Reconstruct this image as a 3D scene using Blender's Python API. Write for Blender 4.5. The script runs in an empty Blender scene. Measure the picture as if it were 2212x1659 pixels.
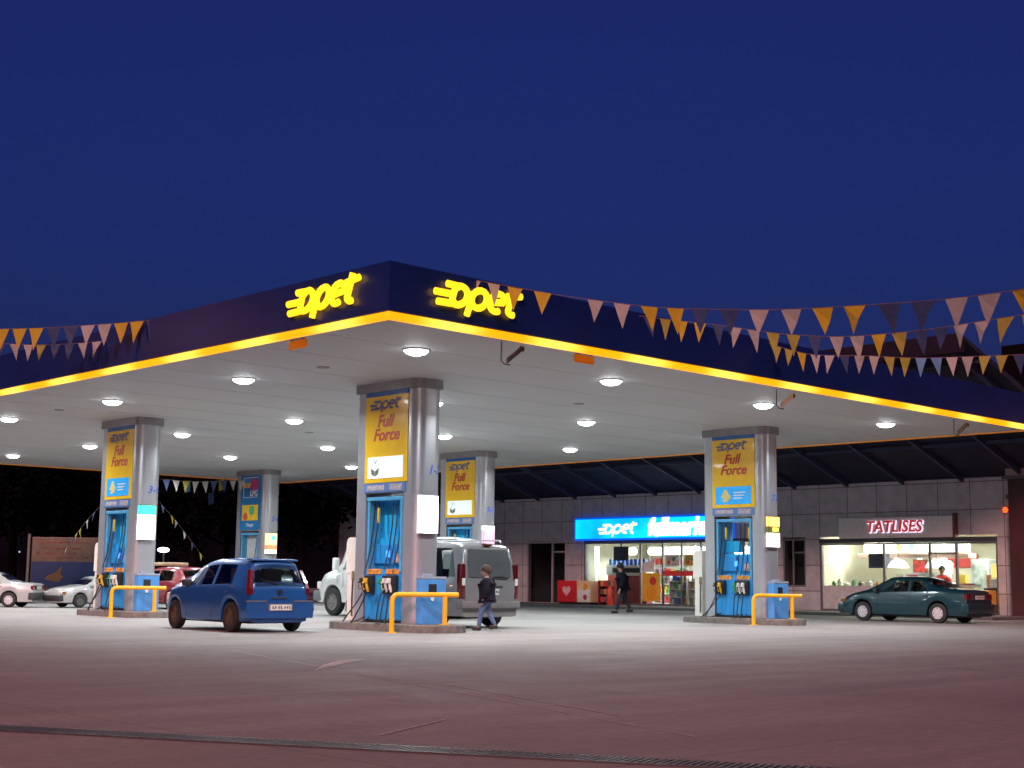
import bpy, bmesh, math, random
from mathutils import Vector, Matrix
R = math.radians
sc = bpy.context.scene
# ------------------------------------------------------------------ camera
CAM_H = 1.05
TH, ROLL = R(43.665), R(0.714)
FPX, WPX, HPX, YH = 3056.0, 2212.0, 1659.0, 1254.0
PITCH = math.atan((YH - HPX / 2) / FPX)
fh = Vector((math.sin(TH), math.cos(TH), 0)); rh = Vector((math.cos(TH), -math.sin(TH), 0)); UP = Vector((0, 0, 1))
fw = fh * math.cos(PITCH) + UP * math.sin(PITCH)
up0 = -fh * math.sin(PITCH) + UP * math.cos(PITCH)
rt = rh * math.cos(ROLL) + up0 * math.sin(ROLL)
upv = -rh * math.sin(ROLL) + up0 * math.cos(ROLL)
CP = Vector((0, 0, CAM_H))
cd = bpy.data.cameras.new('camera'); cam = bpy.data.objects.new('camera', cd)
sc.collection.objects.link(cam); sc.camera = cam
cd.sensor_width = 36.0; cd.lens = 36.0 * FPX / WPX; cd.clip_start = 0.1; cd.clip_end = 3000
m = Matrix((rt, upv, -fw)).transposed().to_4x4(); m.translation = CP; cam.matrix_world = m

def at(px, py, depth):
    """a survey point: photograph pixel (2212 wide) at a given forward distance in metres"""
    d = fw * FPX + rt * (px - WPX / 2) - upv * (py - HPX / 2)
    return CP + d * (depth / d.dot(fh))

# ------------------------------------------------------------------ sky, dusk light, exposure
w = bpy.data.worlds.new('World'); sc.world = w; w.use_nodes = True
nt = w.node_tree; nt.nodes.clear()
wo = nt.nodes.new('ShaderNodeOutputWorld'); bg = nt.nodes.new('ShaderNodeBackground')
sky = nt.nodes.new('ShaderNodeTexSky'); sky.sky_type = 'NISHITA'; sky.sun_disc = False
sky.sun_elevation = R(0.0); sky.sun_rotation = R(225); sky.ozone_density = 6.0
tint = nt.nodes.new('ShaderNodeMixRGB'); tint.blend_type = 'MULTIPLY'; tint.inputs[0].default_value = 1.0
tint.inputs[2].default_value = (1.1, 0.96, 1.14, 1)
add = nt.nodes.new('ShaderNodeMixRGB'); add.blend_type = 'ADD'; add.inputs[0].default_value = 1.0
add.inputs[2].default_value = (0.038, 0.0, 0.03, 1)
nt.links.new(sky.outputs[0], tint.inputs[1]); nt.links.new(tint.outputs[0], add.inputs[1])
nt.links.new(add.outputs[0], bg.inputs[0]); bg.inputs[1].default_value = 0.15
nt.links.new(bg.outputs[0], wo.inputs[0])
sl = bpy.data.lights.new('sun', 'SUN'); sl.energy = 1.9; sl.color = (1.0, 0.47, 0.42); sl.angle = R(14)
so = bpy.data.objects.new('sun', sl); sc.collection.objects.link(so)
so.rotation_euler = Vector((0.70, 0.50, -0.47)).to_track_quat('-Z', 'Y').to_euler()
sc.view_settings.view_transform = 'Standard'; sc.view_settings.look = 'None'
sc.view_settings.exposure = 0.5; sc.view_settings.gamma = 1.0
sc.cycles.max_bounces = 8; sc.cycles.sample_clamp_indirect = 8

# ------------------------------------------------------------------ materials
MATS = {}
def mat(name, col, rough=0.6, metal=0.0, var=0.12, scale=6.0, emit=None, es=0.0, bump=0.0, coat=0.0, spec=None):
    if name in MATS: return MATS[name]
    mt = bpy.data.materials.new(name); mt.use_nodes = True; MATS[name] = mt
    n = mt.node_tree; b = n.nodes['Principled BSDF']
    b.inputs['Roughness'].default_value = rough; b.inputs['Metallic'].default_value = metal
    if coat: b.inputs['Coat Weight'].default_value = coat; b.inputs['Coat Roughness'].default_value = 0.04
    if spec is not None: b.inputs['Specular IOR Level'].default_value = spec
    if var > 0:
        tc = n.nodes.new('ShaderNodeTexCoord'); nz = n.nodes.new('ShaderNodeTexNoise')
        nz.inputs['Scale'].default_value = scale; nz.inputs['Detail'].default_value = 4
        n.links.new(tc.outputs['Object'], nz.inputs['Vector'])
        cr = n.nodes.new('ShaderNodeValToRGB')
        cr.color_ramp.elements[0].position = 0.3; cr.color_ramp.elements[1].position = 0.7
        cr.color_ramp.elements[0].color = tuple(c * (1 - var) for c in col) + (1,)
        cr.color_ramp.elements[1].color = tuple(min(1, c * (1 + var)) for c in col) + (1,)
        n.links.new(nz.outputs['Fac'], cr.inputs[0]); n.links.new(cr.outputs[0], b.inputs['Base Color'])
        if bump:
            bp = n.nodes.new('ShaderNodeBump'); bp.inputs['Strength'].default_value = bump; bp.inputs['Distance'].default_value = 0.02
            n.links.new(nz.outputs['Fac'], bp.inputs['Height']); n.links.new(bp.outputs[0], b.inputs['Normal'])
    else: b.inputs['Base Color'].default_value = tuple(col) + (1,)
    if emit:
        b.inputs['Emission Color'].default_value = tuple(emit) + (1,); b.inputs['Emission Strength'].default_value = es
    return mt
def glow(name, col, s, var=0.0):
    mt = mat(name, tuple(min(.8, c) for c in col), 0.5, var=0, emit=col, es=s)
    if var and not mt.get('v'):
        mt['v'] = 1; n = mt.node_tree; b = n.nodes['Principled BSDF']
        tc = n.nodes.new('ShaderNodeTexCoord'); nz = n.nodes.new('ShaderNodeTexNoise'); nz.inputs['Scale'].default_value = 1.1
        n.links.new(tc.outputs['Object'], nz.inputs[0]); mr = n.nodes.new('ShaderNodeMapRange')
        mr.inputs[1].default_value = .35; mr.inputs[2].default_value = .65
        mr.inputs[3].default_value = s * (1 - var); mr.inputs[4].default_value = s * (1 + var)
        n.links.new(nz.outputs['Fac'], mr.inputs[0]); n.links.new(mr.outputs[0], b.inputs['Emission Strength'])
    return mt
def glass(name, col=(0.9, 0.95, 0.95), tr=0.85):
    if name in MATS: return MATS[name]
    mt = bpy.data.materials.new(name); mt.use_nodes = True; MATS[name] = mt; n = mt.node_tree
    n.nodes.clear(); o = n.nodes.new('ShaderNodeOutputMaterial'); mx = n.nodes.new('ShaderNodeMixShader')
    t = n.nodes.new('ShaderNodeBsdfTransparent'); g = n.nodes.new('ShaderNodeBsdfGlossy'); fr = n.nodes.new('ShaderNodeFresnel')
    t.inputs[0].default_value = tuple(c * tr for c in col) + (1,); g.inputs[1].default_value = 0.03; fr.inputs[0].default_value = 1.5
    ge = n.nodes.new('ShaderNodeNewGeometry'); su = n.nodes.new('ShaderNodeMath'); su.operation = 'SUBTRACT'; su.inputs[0].default_value = 1; n.links.new(ge.outputs['Backfacing'], su.inputs[1])
    mu = n.nodes.new('ShaderNodeMath'); mu.operation = 'MULTIPLY'; n.links.new(fr.outputs[0], mu.inputs[0]); n.links.new(su.outputs[0], mu.inputs[1]); n.links.new(mu.outputs[0], mx.inputs[0]); n.links.new(t.outputs[0], mx.inputs[1]); n.links.new(g.outputs[0], mx.inputs[2])
    n.links.new(mx.outputs[0], o.inputs[0]); return mt

silver = mat('brushed silver cladding', (.50, .515, .54), .34, .65, .04, 3)
dgrey = mat('dark grey metal trim', (.10, .09, .10), .4, .6)
black = mat('black rubber', (.012, .012, .014), .5)
chrome = mat('chrome', (.7, .7, .72), .15, 1, 0)
blueP = mat('dispenser blue enamel', (.02, .25, .60), .35, 0, .08)
lblue = mat('cabinet light blue enamel', (.07, .27, .62), .4, 0, .07)
yel = mat('yellow rail paint', (.80, .42, .01), .35, 0, .1, 9)
orangeB = mat('yellow banner vinyl', (.92, .56, .03), .22, 0, .05, coat=.4)
redT = mat('red lettering', (.55, .03, .02), .4, 0, 0)
blueT = mat('blue lettering', (.05, .16, .75), .4, 0, 0)
greyT = mat('blue grey logo vinyl', (.10, .13, .30), .35, 0, 0)
white = mat('white plastic', (.75, .75, .72), .45, 0, .06)
cream = mat('cream painted steel', (.70, .68, .60), .45, 0, .06)
conc = mat('kerb concrete', (.16, .145, .13), .85, 0, .3, 7, bump=.4)

# ------------------------------------------------------------------ mesh builder
class MB:
    def __init__(s): s.v = []; s.f = []
    def add(s, vs, fs):
        o = len(s.v); s.v += [tuple(v) for v in vs]; s.f += [tuple(i + o for i in f) for f in fs]; return s
    def box(s, x0, x1, y0, y1, z0, z1):
        vs = [(x, y, z) for z in (z0, z1) for x, y in ((x0, y0), (x1, y0), (x1, y1), (x0, y1))]
        return s.add(vs, [(0, 3, 2, 1), (4, 5, 6, 7), (0, 1, 5, 4), (1, 2, 6, 5), (2, 3, 7, 6), (3, 0, 4, 7)])
    def rbox(s, x0, x1, y0, y1, z0, z1, b=.02):
        """box with chamfered edges"""
        bm = bmesh.new(); bmesh.ops.create_cube(bm, size=1)
        for v in bm.verts: v.co = Vector(((x0 + x1) / 2 + v.co.x * (x1 - x0), (y0 + y1) / 2 + v.co.y * (y1 - y0), (z0 + z1) / 2 + v.co.z * (z1 - z0)))
        bmesh.ops.bevel(bm, geom=bm.edges[:], offset=b, segments=2, affect='EDGES', profile=.6)
        bm.verts.index_update(); s.add([v.co[:] for v in bm.verts], [[v.index for v in f.verts] for f in bm.faces]); bm.free(); return s
    def prism(s, poly, z0, z1):
        n = len(poly)
        vs = [(x, y, z0) for x, y in poly] + [(x, y, z1) for x, y in poly]
        return s.add(vs, [tuple(range(n))[::-1], tuple(range(n, 2 * n))] + [(i, (i + 1) % n, n + (i + 1) % n, n + i) for i in range(n)])
    def plate(s, poly, y0, y1):
        """polygon in (x,z) extruded along y"""
        n = len(poly)
        vs = [(x, y0, z) for x, z in poly] + [(x, y1, z) for x, z in poly]
        return s.add(vs, [tuple(range(n)), tuple(range(n, 2 * n))[::-1]] + [(i, n + i, n + (i + 1) % n, (i + 1) % n) for i in range(n)])
    def side(s, poly, x0, x1):
        n = len(poly)
        vs = [(x0, y, z) for y, z in poly] + [(x1, y, z) for y, z in poly]
        return s.add(vs, [tuple(range(n)), tuple(range(n, 2 * n))[::-1]] + [(i, n + i, n + (i + 1) % n, (i + 1) % n) for i in range(n)])
    def tube(s, pts, r, n=8, r2=None, closed=False):
        P = [Vector(p) for p in pts]; k = len(P); rs = r if isinstance(r, (list, tuple)) else [r] * k
        vs = []; prev = None
        for i, p in enumerate(P):
            if closed: t = P[(i + 1) % k] - P[i - 1]
            else: t = (P[min(i + 1, k - 1)] - P[max(i - 1, 0)])
            t.normalize()
            a = Vector((0, 0, 1)) if abs(t.z) < .9 else Vector((1, 0, 0))
            if prev is not None:
                a = prev
            u = (a - t * a.dot(t)).normalized(); v = t.cross(u); prev = u
            for j in range(n):
                an = 2 * math.pi * j / n
                vs.append(p + u * math.cos(an) * rs[i] + v * math.sin(an) * (rs[i] if r2 is None else r2))
        fs = []
        for i in range(k if closed else k - 1):
            for j in range(n):
                a = i * n + j; b = i * n + (j + 1) % n; c = ((i + 1) % k) * n + (j + 1) % n; d = ((i + 1) % k) * n + j
                fs.append((a, b, c, d))
        if not closed: fs += [tuple(range(n))[::-1], tuple(range((k - 1) * n, k * n))]
        return s.add(vs, fs)
    def lathe(s, prof, axis='z', n=20, c=(0, 0, 0)):
        vs = []
        for r, h in prof:
            for j in range(n):
                a = 2 * math.pi * j / n; x, y = r * math.cos(a), r * math.sin(a)
                p = (x, y, h) if axis == 'z' else ((x, h, y) if axis == 'y' else (h, x, y))
                vs.append((p[0] + c[0], p[1] + c[1], p[2] + c[2]))
        fs = [(i * n + j, i * n + (j + 1) % n, (i + 1) * n + (j + 1) % n, (i + 1) * n + j) for i in range(len(prof) - 1) for j in range(n)]
        if prof[0][0] > 1e-5: fs.append(tuple(range(n))[::-1])
        if prof[-1][0] > 1e-5: fs.append(tuple(range((len(prof) - 1) * n, len(prof) * n)))
        return s.add(vs, fs)
    def sphere(s, c, r, n=12, sz=1.0, sy=1.0):
        return s.add(*_sph(c, r, n, sz, sy))
    def xf(s, M): s.v = [tuple(M @ Vector(v)) for v in s.v]; return s
    def build(s, name, material, parent=None, smooth=False, label=None):
        me = bpy.data.meshes.new(name); me.from_pydata(s.v, [], s.f); me.validate()
        bm = bmesh.new(); bm.from_mesh(me); bmesh.ops.recalc_face_normals(bm, faces=bm.faces[:]); bm.to_mesh(me); bm.free()
        if smooth:
            me.shade_smooth()
            try: me.set_sharp_from_angle(angle=R(smooth if smooth is not True else 40))
            except Exception: pass
        me.materials.append(material)
        o = bpy.data.objects.new(name, me); sc.collection.objects.link(o)
        if parent is not None: o.parent = parent
        if label: o['label'] = label
        return o
def _sph(c, r, n, sz, sy):
    vs = []; k = n // 2
    for i in range(k + 1):
        p = math.pi * i / k
        for j in range(n):
            a = 2 * math.pi * j / n
            vs.append((c[0] + r * math.sin(p) * math.cos(a), c[1] + sy * r * math.sin(p) * math.sin(a), c[2] + sz * r * math.cos(p)))
    return vs, [(i * n + j, i * n + (j + 1) % n, (i + 1) * n + (j + 1) % n, (i + 1) * n + j) for i in range(k) for j in range(n)]
def tag(o, label, cat, group=None, kind=None):
    if label: o['label'] = label
    if cat: o['category'] = cat
    if group: o['group'] = group
    if kind: o['kind'] = kind
    return o
def thing(name, label, cat, loc=(0, 0, 0), rz=0.0, group=None, scale=1.0):
    o = bpy.data.objects.new(name, None); sc.collection.objects.link(o)
    o.location = loc; o.rotation_euler = (0, 0, rz); o.scale = (scale,) * 3; o.empty_display_size = .2
    return tag(o, label, cat, group)
FACE = -math.pi / 2      # rotation of things whose front looks toward world -X (local x = world -Y)

_tc = {}
def text(s, size, shear=0.0, depth=.006, bold=0.0, sx=1.0):
    """lettering as a MB in the local x/z plane, centred, front toward -y"""
    cu = bpy.data.curves.new('t', 'FONT'); cu.body = s; cu.size = size; cu.shear = shear; cu.extrude = depth / 2; cu.offset = bold
    cu.align_x = 'CENTER'; cu.align_y = 'CENTER'; cu.resolution_u = 3
    ob = bpy.data.objects.new('t', cu); sc.collection.objects.link(ob)
    dg = bpy.context.evaluated_depsgraph_get(); me = bpy.data.meshes.new_from_object(ob.evaluated_get(dg))
    b = MB(); b.add([(v.co.x * sx, -v.co.z, v.co.y) for v in me.vertices], [tuple(p.vertices) for p in me.polygons])
    bpy.data.objects.remove(ob); bpy.data.curves.remove(cu); bpy.data.meshes.remove(me); return b
def shift(b, x=0, y=0, z=0): b.v = [(v[0] + x, v[1] + y, v[2] + z) for v in b.v]; return b
def arc(cx, cz, rx, rz, a0, a1, n=10):
    return [(cx + rx * math.cos(R(a0 + (a1 - a0) * i / n)), cz + rz * math.sin(R(a0 + (a1 - a0) * i / n))) for i in range(n + 1)]
def logo(h, r=.1, shear=.22, depth=1.0, sx=1.0):
    """the canopy word mark: o with three speed bars, then p, e, t; x-height = 1 unit * h; list of (letter, MB)"""
    out = []
    def st(lines):
        b = MB()
        for i, L in enumerate(lines):
            b.tube([((x * sx + z * shear) * h, -.004 * i, z * h) for x, z in L], r * h, 8, r2=None)
        b.v = [(x, y * depth, z) for x, y, z in b.v]; return b
    out.append(('o', st([arc(.62, .5, .30, .42, 110, -110, 14), [(.52, .90), (.12, .92)], [(.42, .5), (-.22, .5)], [(.52, .10), (-.06, .08)], [(.55, .9), (.42, .72), (.42, .28), (.55, .1)]])))
    out.append(('p', st([arc(1.36, .5, .27, .40, 0, 360, 16), [(1.10, .75), (1.06, -.30)]])))
    out.append(('e', st([[(1.80, .48), (2.26, .56)] + arc(2.02, .55, .25, .37, 5, 180, 8) + arc(2.02, .46, .25, .36, 180, 300, 6)])))
    out.append(('t', st([[(2.52, 1.22), (2.48, .28)] + arc(2.66, .26, .18, .18, 180, 285, 5), [(2.32, .88), (2.84, .98)]])))
    return out

# ------------------------------------------------------------------ setting
def ground_mat():
    mt = bpy.data.materials.new('worn concrete and asphalt'); mt.use_nodes = True; n = mt.node_tree; b = n.nodes['Principled BSDF']
    L = n.links.new; tc = n.nodes.new('ShaderNodeTexCoord')
    def noise(sc_, det=6, dist=0.0, sclv=None):
        z = n.nodes.new('ShaderNodeTexNoise'); z.inputs['Scale'].default_value = sc_; z.inputs['Detail'].default_value = det; z.inputs['Distortion'].default_value = dist
        if sclv:
            mp = n.nodes.new('ShaderNodeMapping'); mp.inputs['Scale'].default_value = sclv; mp.inputs['Rotation'].default_value = (0, 0, R(sclv[3]) if len(sclv) > 3 else 0) if False else (0, 0, R(28))
            L(tc.outputs['Object'], mp.inputs[0]); L(mp.outputs[0], z.inputs[0])
        else: L(tc.outputs['Object'], z.inputs[0])
        return z.outputs['Fac']
    def ramp(f, a, b_, c0, c1):
        r = n.nodes.new('ShaderNodeValToRGB'); r.color_ramp.elements[0].position = a; r.color_ramp.elements[1].position = b_
        r.color_ramp.elements[0].color = c0 + (1,); r.color_ramp.elements[1].color = c1 + (1,); L(f, r.inputs[0]); return r.outputs[0]
    def mul(a, c, f=1.0):
        m_ = n.nodes.new('ShaderNodeMixRGB'); m_.blend_type = 'MULTIPLY'; m_.inputs[0].default_value = f; L(a, m_.inputs[1]); L(c, m_.inputs[2]); return m_.outputs[0]
    base = ramp(noise(.22, 8), .35, .68, (.265, .255, .24), (.33, .315, .295))
    fine = ramp(noise(9, 6), .3, .75, (.84, .84, .84), (1.08, 1.08, 1.08))
    grit = ramp(noise(90, 3), .35, .7, (.72, .72, .72), (1.15, 1.15, 1.15))
    strk = ramp(noise(.5, 5, .6, (.25, 3.2, 1)), .38, .66, (.88, .87, .87), (1.05, 1.05, 1.05))
    c = mul(mul(mul(base, fine), grit), strk)
    bk = n.nodes.new('ShaderNodeTexBrick'); bk.offset = 0; bk.inputs['Scale'].default_value = 1; bk.inputs['Brick Width'].default_value = 5.2
    bk.inputs['Row Height'].default_value = 5.6; bk.inputs['Mortar Size'].default_value = .018; bk.inputs['Color1'].default_value = (1, 1, 1, 1); bk.inputs['Color2'].default_value = (.93, .93, .93, 1)
    bk.inputs['Mortar'].default_value = (.78, .76, .75, 1); L(tc.outputs['Object'], bk.inputs[0]); c = mul(c, bk.outputs[0])
    oil = ramp(noise(.7, 3, .3), .66, .74, (1, 1, 1), (.80, .78, .77)); c = mul(c, oil)
    L(c, b.inputs['Base Color'])
    rr = n.nodes.new('ShaderNodeMapRange'); L(noise(1.2, 5), rr.inputs[0]); rr.inputs[3].default_value = .55; rr.inputs[4].default_value = .9; L(rr.outputs[0], b.inputs['Roughness'])
    bp = n.nodes.new('ShaderNodeBump'); bp.inputs['Strength'].default_value = .35; bp.inputs['Distance'].default_value = .01; L(noise(70, 4), bp.inputs['Height']); L(bp.outputs[0], b.inputs['Normal'])
    return mt
g = MB(); N = 24
for i in range(N + 1):
    for j in range(N + 1): g.v.append((-900 + 1800 * i / N, -900 + 1800 * j / N, 0))
g.f = [(i * (N + 1) + j, (i + 1) * (N + 1) + j, (i + 1) * (N + 1) + j + 1, i * (N + 1) + j + 1) for i in range(N) for j in range(N)]
tag(g.build('ground', ground_mat()), None, None, kind='structure')

pv = MB(); pv.rbox(41.9, 44.98, 22.0, 60, .0, .10, .02)
tag(pv.build('pavement', mat('pavement slabs', (.13, .12, .115), .85, 0, .25, 2.5, bump=.3)), None, None, kind='structure')
hl = MB(); hx = 60
random.seed(4)
for i in range(hx + 1):
    a = R(-20 + 150 * i / hx)
    for rr, hh in ((150, 0), (165, 9), (200, 20), (260, 30)):
        hl.v.append((rr * math.sin(a), rr * math.cos(a), hh * (.75 + .25 * math.sin(i * .55) + .1 * random.random())- (0.02 if hh == 0 else 0)))
hl.f = [(i * 4 + j, (i + 1) * 4 + j, (i + 1) * 4 + j + 1, i * 4 + j + 1) for i in range(hx) for j in range(3)]
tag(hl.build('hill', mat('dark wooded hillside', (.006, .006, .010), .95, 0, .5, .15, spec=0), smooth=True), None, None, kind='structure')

# faint painted marks and scuffs on the forecourt
def ribbon(pts, wd, z):
    b = MB(); P = [Vector(p) for p in pts]
    for i, p in enumerate(P):
        t = (P[min(i + 1, len(P) - 1)] - P[max(i - 1, 0)]).normalized(); q = Vector((-t.y, t.x)) * wd[i] / 2
        b.v += [(p.x + q.x, p.y + q.y, z), (p.x - q.x, p.y - q.y, z)]
    b.f = [(2 * i, 2 * i + 1, 2 * i + 3, 2 * i + 2) for i in range(len(P) - 1)]; return b
paint = mat('worn white paint', (.75, .74, .72), .8, 0, .3, 30)
def gp(px, py):
    d = fw * FPX + rt * (px - WPX / 2) - upv * (py - HPX / 2); q = CP + d * (-CAM_H / d.z); return (q.x, q.y)
sm = MB()
for k in range(4):
    P = [gp(683 + k * 11, 1447 - k * 2), gp(705 + k * 12, 1436 - k), gp(735 + k * 12, 1428), gp(765 + k * 8, 1424.5)]
    rb_ = ribbon(P, [.01, .035, .03, .01], .004 + .001 * k); sm.add(rb_.v, rb_.f)
tag(sm.build('painted_marking', paint), None, None, kind='structure')
jt = mat('pale joint filler', (.50, .49, .47), .9, 0, .3, 20)
jm = MB()
for a_, b_ in (((500, 1405), (1500, 1592)), ((960, 1478), (1330, 1545)), ((820, 1590), (960, 1556))):
    P = [gp(a_[0] + (b_[0] - a_[0]) * t / 20, a_[1] + (b_[1] - a_[1]) * t / 20) for t in range(21)]
    rb_ = ribbon(P, [.018 + .012 * math.sin(i * 2.3) for i in range(21)], .004 + .004 * len(jm.v) / 100); jm.add(rb_.v, rb_.f)
tag(jm.build('painted_marking', jt), None, None, kind='structure')

# drain grate across the entrance
dr = thing('drain_grate', 'long slotted steel drain grate crossing the near forecourt', 'drain', (*gp(700, 1611), 0), 0)
p0, p1 = Vector(gp(-260, 1575)), Vector(gp(2500, 1722)); pm = Vector(gp(700, 1611)); tdir = (p1 - p0).normalized(); dr.rotation_euler[2] = math.atan2(tdir.y, tdir.x)
Ln = 5.5
b = MB(); b.box(-Ln, Ln, -.14, -.115, -.02, .012); b.box(-Ln, Ln, .115, .14, -.02, .012); b.build('frame', dgrey, dr)
b = MB(); b.box(-Ln, Ln, -.115, .115, -.01, .003); b.build('channel', black, dr)
b = MB(); k = -Ln
while k < Ln:
    b.add([(k, -.115, .004), (k + .022, -.115, .004), (k + .062, .115, .004), (k + .04, .115, .004), (k, -.115, .011), (k + .022, -.115, .011), (k + .062, .115, .011), (k + .04, .115, .011)],
          [(0, 3, 2, 1), (4, 5, 6, 7), (0, 1, 5, 4), (1, 2, 6, 5), (2, 3, 7, 6), (3, 0, 4, 7)]); k += .045
b.build('bars', mat('grate steel', (.22, .21, .2), .45, .8), dr)

# ------------------------------------------------------------------ canopy
CX0, CX1, CY0, CY1, ZS, ZT = 13.9, 35.5, 17.42, 51.5, 5.155, 6.09
can = thing('station_canopy', 'large flat forecourt canopy with dark blue fascia and glowing yellow edge', 'canopy', (24.7, 34.4, 0))
def inl(o): o.location = (-24.7, -34.4, 0); return o
soff = mat('white soffit panels', (.455, .465, .47), .6, 0, .03, .6)
b = MB(); b.box(CX0 + .05, CX1 - .05, CY0 + .05, CY1 - .05, ZS, ZT - .25); inl(b.build('soffit', soff, can))
b = MB()
for k in range(1, 18): b.box(CX0 + .06, CX1 - .06, CY0 + k * 1.9, CY0 + k * 1.9 + .012, ZS - .003, ZS + .002)
inl(b.build('panel_joint', mat('soffit joint', (.42, .425, .43), .7, 0, 0), can))
fas = mat('dark blue gloss fascia', (.006, .018, .115), .34, 0, .15, .8)
b = MB(); t = .06
b.box(CX0 - t, CX0 + t, CY0 - t, CY1 + t, ZS + .13, ZT); b.box(CX1 - t, CX1 + t, CY0 - t, CY1 + t, ZS + .13, ZT)
b.box(CX0 + t, CX1 - t, CY0 - t, CY0 + t, ZS + .13, ZT); b.box(CX0 + t, CX1 - t, CY1 - t, CY1 + t, ZS + .13, ZT)
inl(b.build('fascia', fas, can))
b = MB(); b.box(CX0 + t, CX1 - t, CY0 + t, CY1 - t, ZT - .22, ZT - .05); inl(b.build('roof', dgrey, can))
def strip_mat():
    mt = bpy.data.materials.new('glowing yellow strip'); mt.use_nodes = True; n = mt.node_tree; b = n.nodes['Principled BSDF']
    b.inputs['Base Color'].default_value = (.6, .3, .01, 1); tc = n.nodes.new('ShaderNodeTexCoord'); sp = n.nodes.new('ShaderNodeSeparateXYZ')
    n.links.new(tc.outputs['Object'], sp.inputs[0]); ad = n.nodes.new('ShaderNodeMath'); ad.operation = 'ADD'
    n.links.new(sp.outputs[0], ad.inputs[0]); n.links.new(sp.outputs[1], ad.inputs[1])
    ml = n.nodes.new('ShaderNodeMath'); ml.operation = 'MULTIPLY'; ml.inputs[1].default_value = 2 * math.pi / 2.45; n.links.new(ad.outputs[0], ml.inputs[0])
    sn = n.nodes.new('ShaderNodeMath'); sn.operation = 'SINE'; n.links.new(ml.outputs[0], sn.inputs[0])
    cr = n.nodes.new('ShaderNodeValToRGB'); e = cr.color_ramp.elements
    e[0].position = .25; e[0].color = (1, .33, .0, 1); e[1].position = .95; e[1].color = (1.0, .56, .07, 1)
    mr = n.nodes.new('ShaderNodeMapRange'); mr.inputs[1].default_value = -1; mr.inputs[2].default_value = 1; n.links.new(sn.outputs[0], mr.inputs[0])
    n.links.new(mr.outputs[0], cr.inputs[0]); n.links.new(cr.outputs[0], b.inputs['Emission Color'])
    m2 = n.nodes.new('ShaderNodeMapRange'); m2.inputs[3].default_value = 1.0; m2.inputs[4].default_value = 1.45; n.links.new(mr.outputs[0], m2.inputs[0]); n.links.new(m2.outputs[0], b.inputs['Emission Strength'])
    return mt
def halftube(b, p, q, r=.072):
    b.tube([p, q], r, 10)
b = MB(); z = ZS + .045; o_ = .05
halftube(b, (CX0 - o_, CY0 - o_, z), (CX0 - o_, CY1, z)); halftube(b, (CX0 - o_, CY0 - o_, z), (CX1 + o_, CY0 - o_, z)); b.sphere((CX0 - o_, CY0 - o_, z), .073)
inl(b.build('light_strip', strip_mat(), can, smooth=True))
dimstrip = mat('yellow trim strip faint glow', (.65, .28, .01), .4, 0, .1, emit=(1, .25, .0), es=.12)  # faint glow put in as emission, this strip carries no lamp
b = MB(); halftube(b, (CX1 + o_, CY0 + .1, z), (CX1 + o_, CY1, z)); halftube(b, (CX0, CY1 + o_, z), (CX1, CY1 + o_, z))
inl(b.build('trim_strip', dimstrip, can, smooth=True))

# illuminated name signs on the fascia
neon = glow('yellow lit letters', (1.0, .56, .012), 1.15)
for (loc, rz, lab, h, sx) in (((CX0 - .12, 19.98, 5.52), FACE, 'yellow illuminated canopy word sign left of the front corner', .40, 1.58), ((14.82, CY0 - .12, 5.53), 0, 'yellow illuminated canopy word sign right of the front corner, behind pennants', .39, 1.60)):
    s = thing('illuminated_sign', lab, 'sign', loc, rz, 'yellow lit word signs on the canopy fascia')
    for nm, mb in logo(h, .155, .3, .8, sx):
        mb.build('letter', neon, s, smooth=True)

# recessed ceiling lights
lens = glow('bright lamp lens', (.93, .97, 1.0), 14)
rimm = mat('lamp rim', (.75, .75, .76), .5, .0, 0)
row_names = ['front edge row', 'second row from the front right edge', 'third row', 'back row by the shop']
mr_ = MB().lathe([(.215, ZS - .001), (.245, ZS - .001), (.247, ZS - .02), (.225, ZS - .03), (.215, ZS - .02)], n=24)
ml_ = MB().lathe([(0.001, -.10), (.10, -.092), (.17, -.068), (.215, -.03), (.225, 0)][::1], n=24)
pos_l = ['nearest the front corner', 'second from', 'third from', 'fourth from', 'fifth from', 'sixth from']
lightdata = bpy.data.lights.new('lamp', 'AREA'); lightdata.shape = 'DISK'; lightdata.size = .42; lightdata.energy = 150; lightdata.color = (.90, .96, 1.0); lightdata.spread = R(162)
proto = None
rown = ['the row nearest the viewer', 'the second row back', 'the third row back', 'the fourth row back', 'the fifth row back', 'the rearmost row']
coln = ['leftmost', 'second from left', 'third from left', 'rightmost']
for j in range(6):
    for i in range(4):
        L_ = (16.13 + 5.21 * i, 19.41 + 5.60 * j, 0)
        lab = f'round bright canopy downlight, {coln[i]} in {rown[j]}'
        if proto is None:
            t0 = thing('ceiling_light', lab, 'light', L_, 0, 'downlights recessed in the canopy soffit')
            a = mr_.build('rim', rimm, t0, smooth=True); c = ml_.build('lens', lens, t0, smooth=True); c.location.z = ZS - .012
            lo = bpy.data.objects.new('lamp', lightdata); sc.collection.objects.link(lo); lo.parent = t0; lo.location = (0, 0, ZS - .15)
            proto = t0
        else:
            t1 = proto.copy(); sc.collection.objects.link(t1); t1.location = L_; t1['label'] = lab
            for ch in proto.children:
                k = ch.copy(); sc.collection.objects.link(k); k.parent = t1
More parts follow.
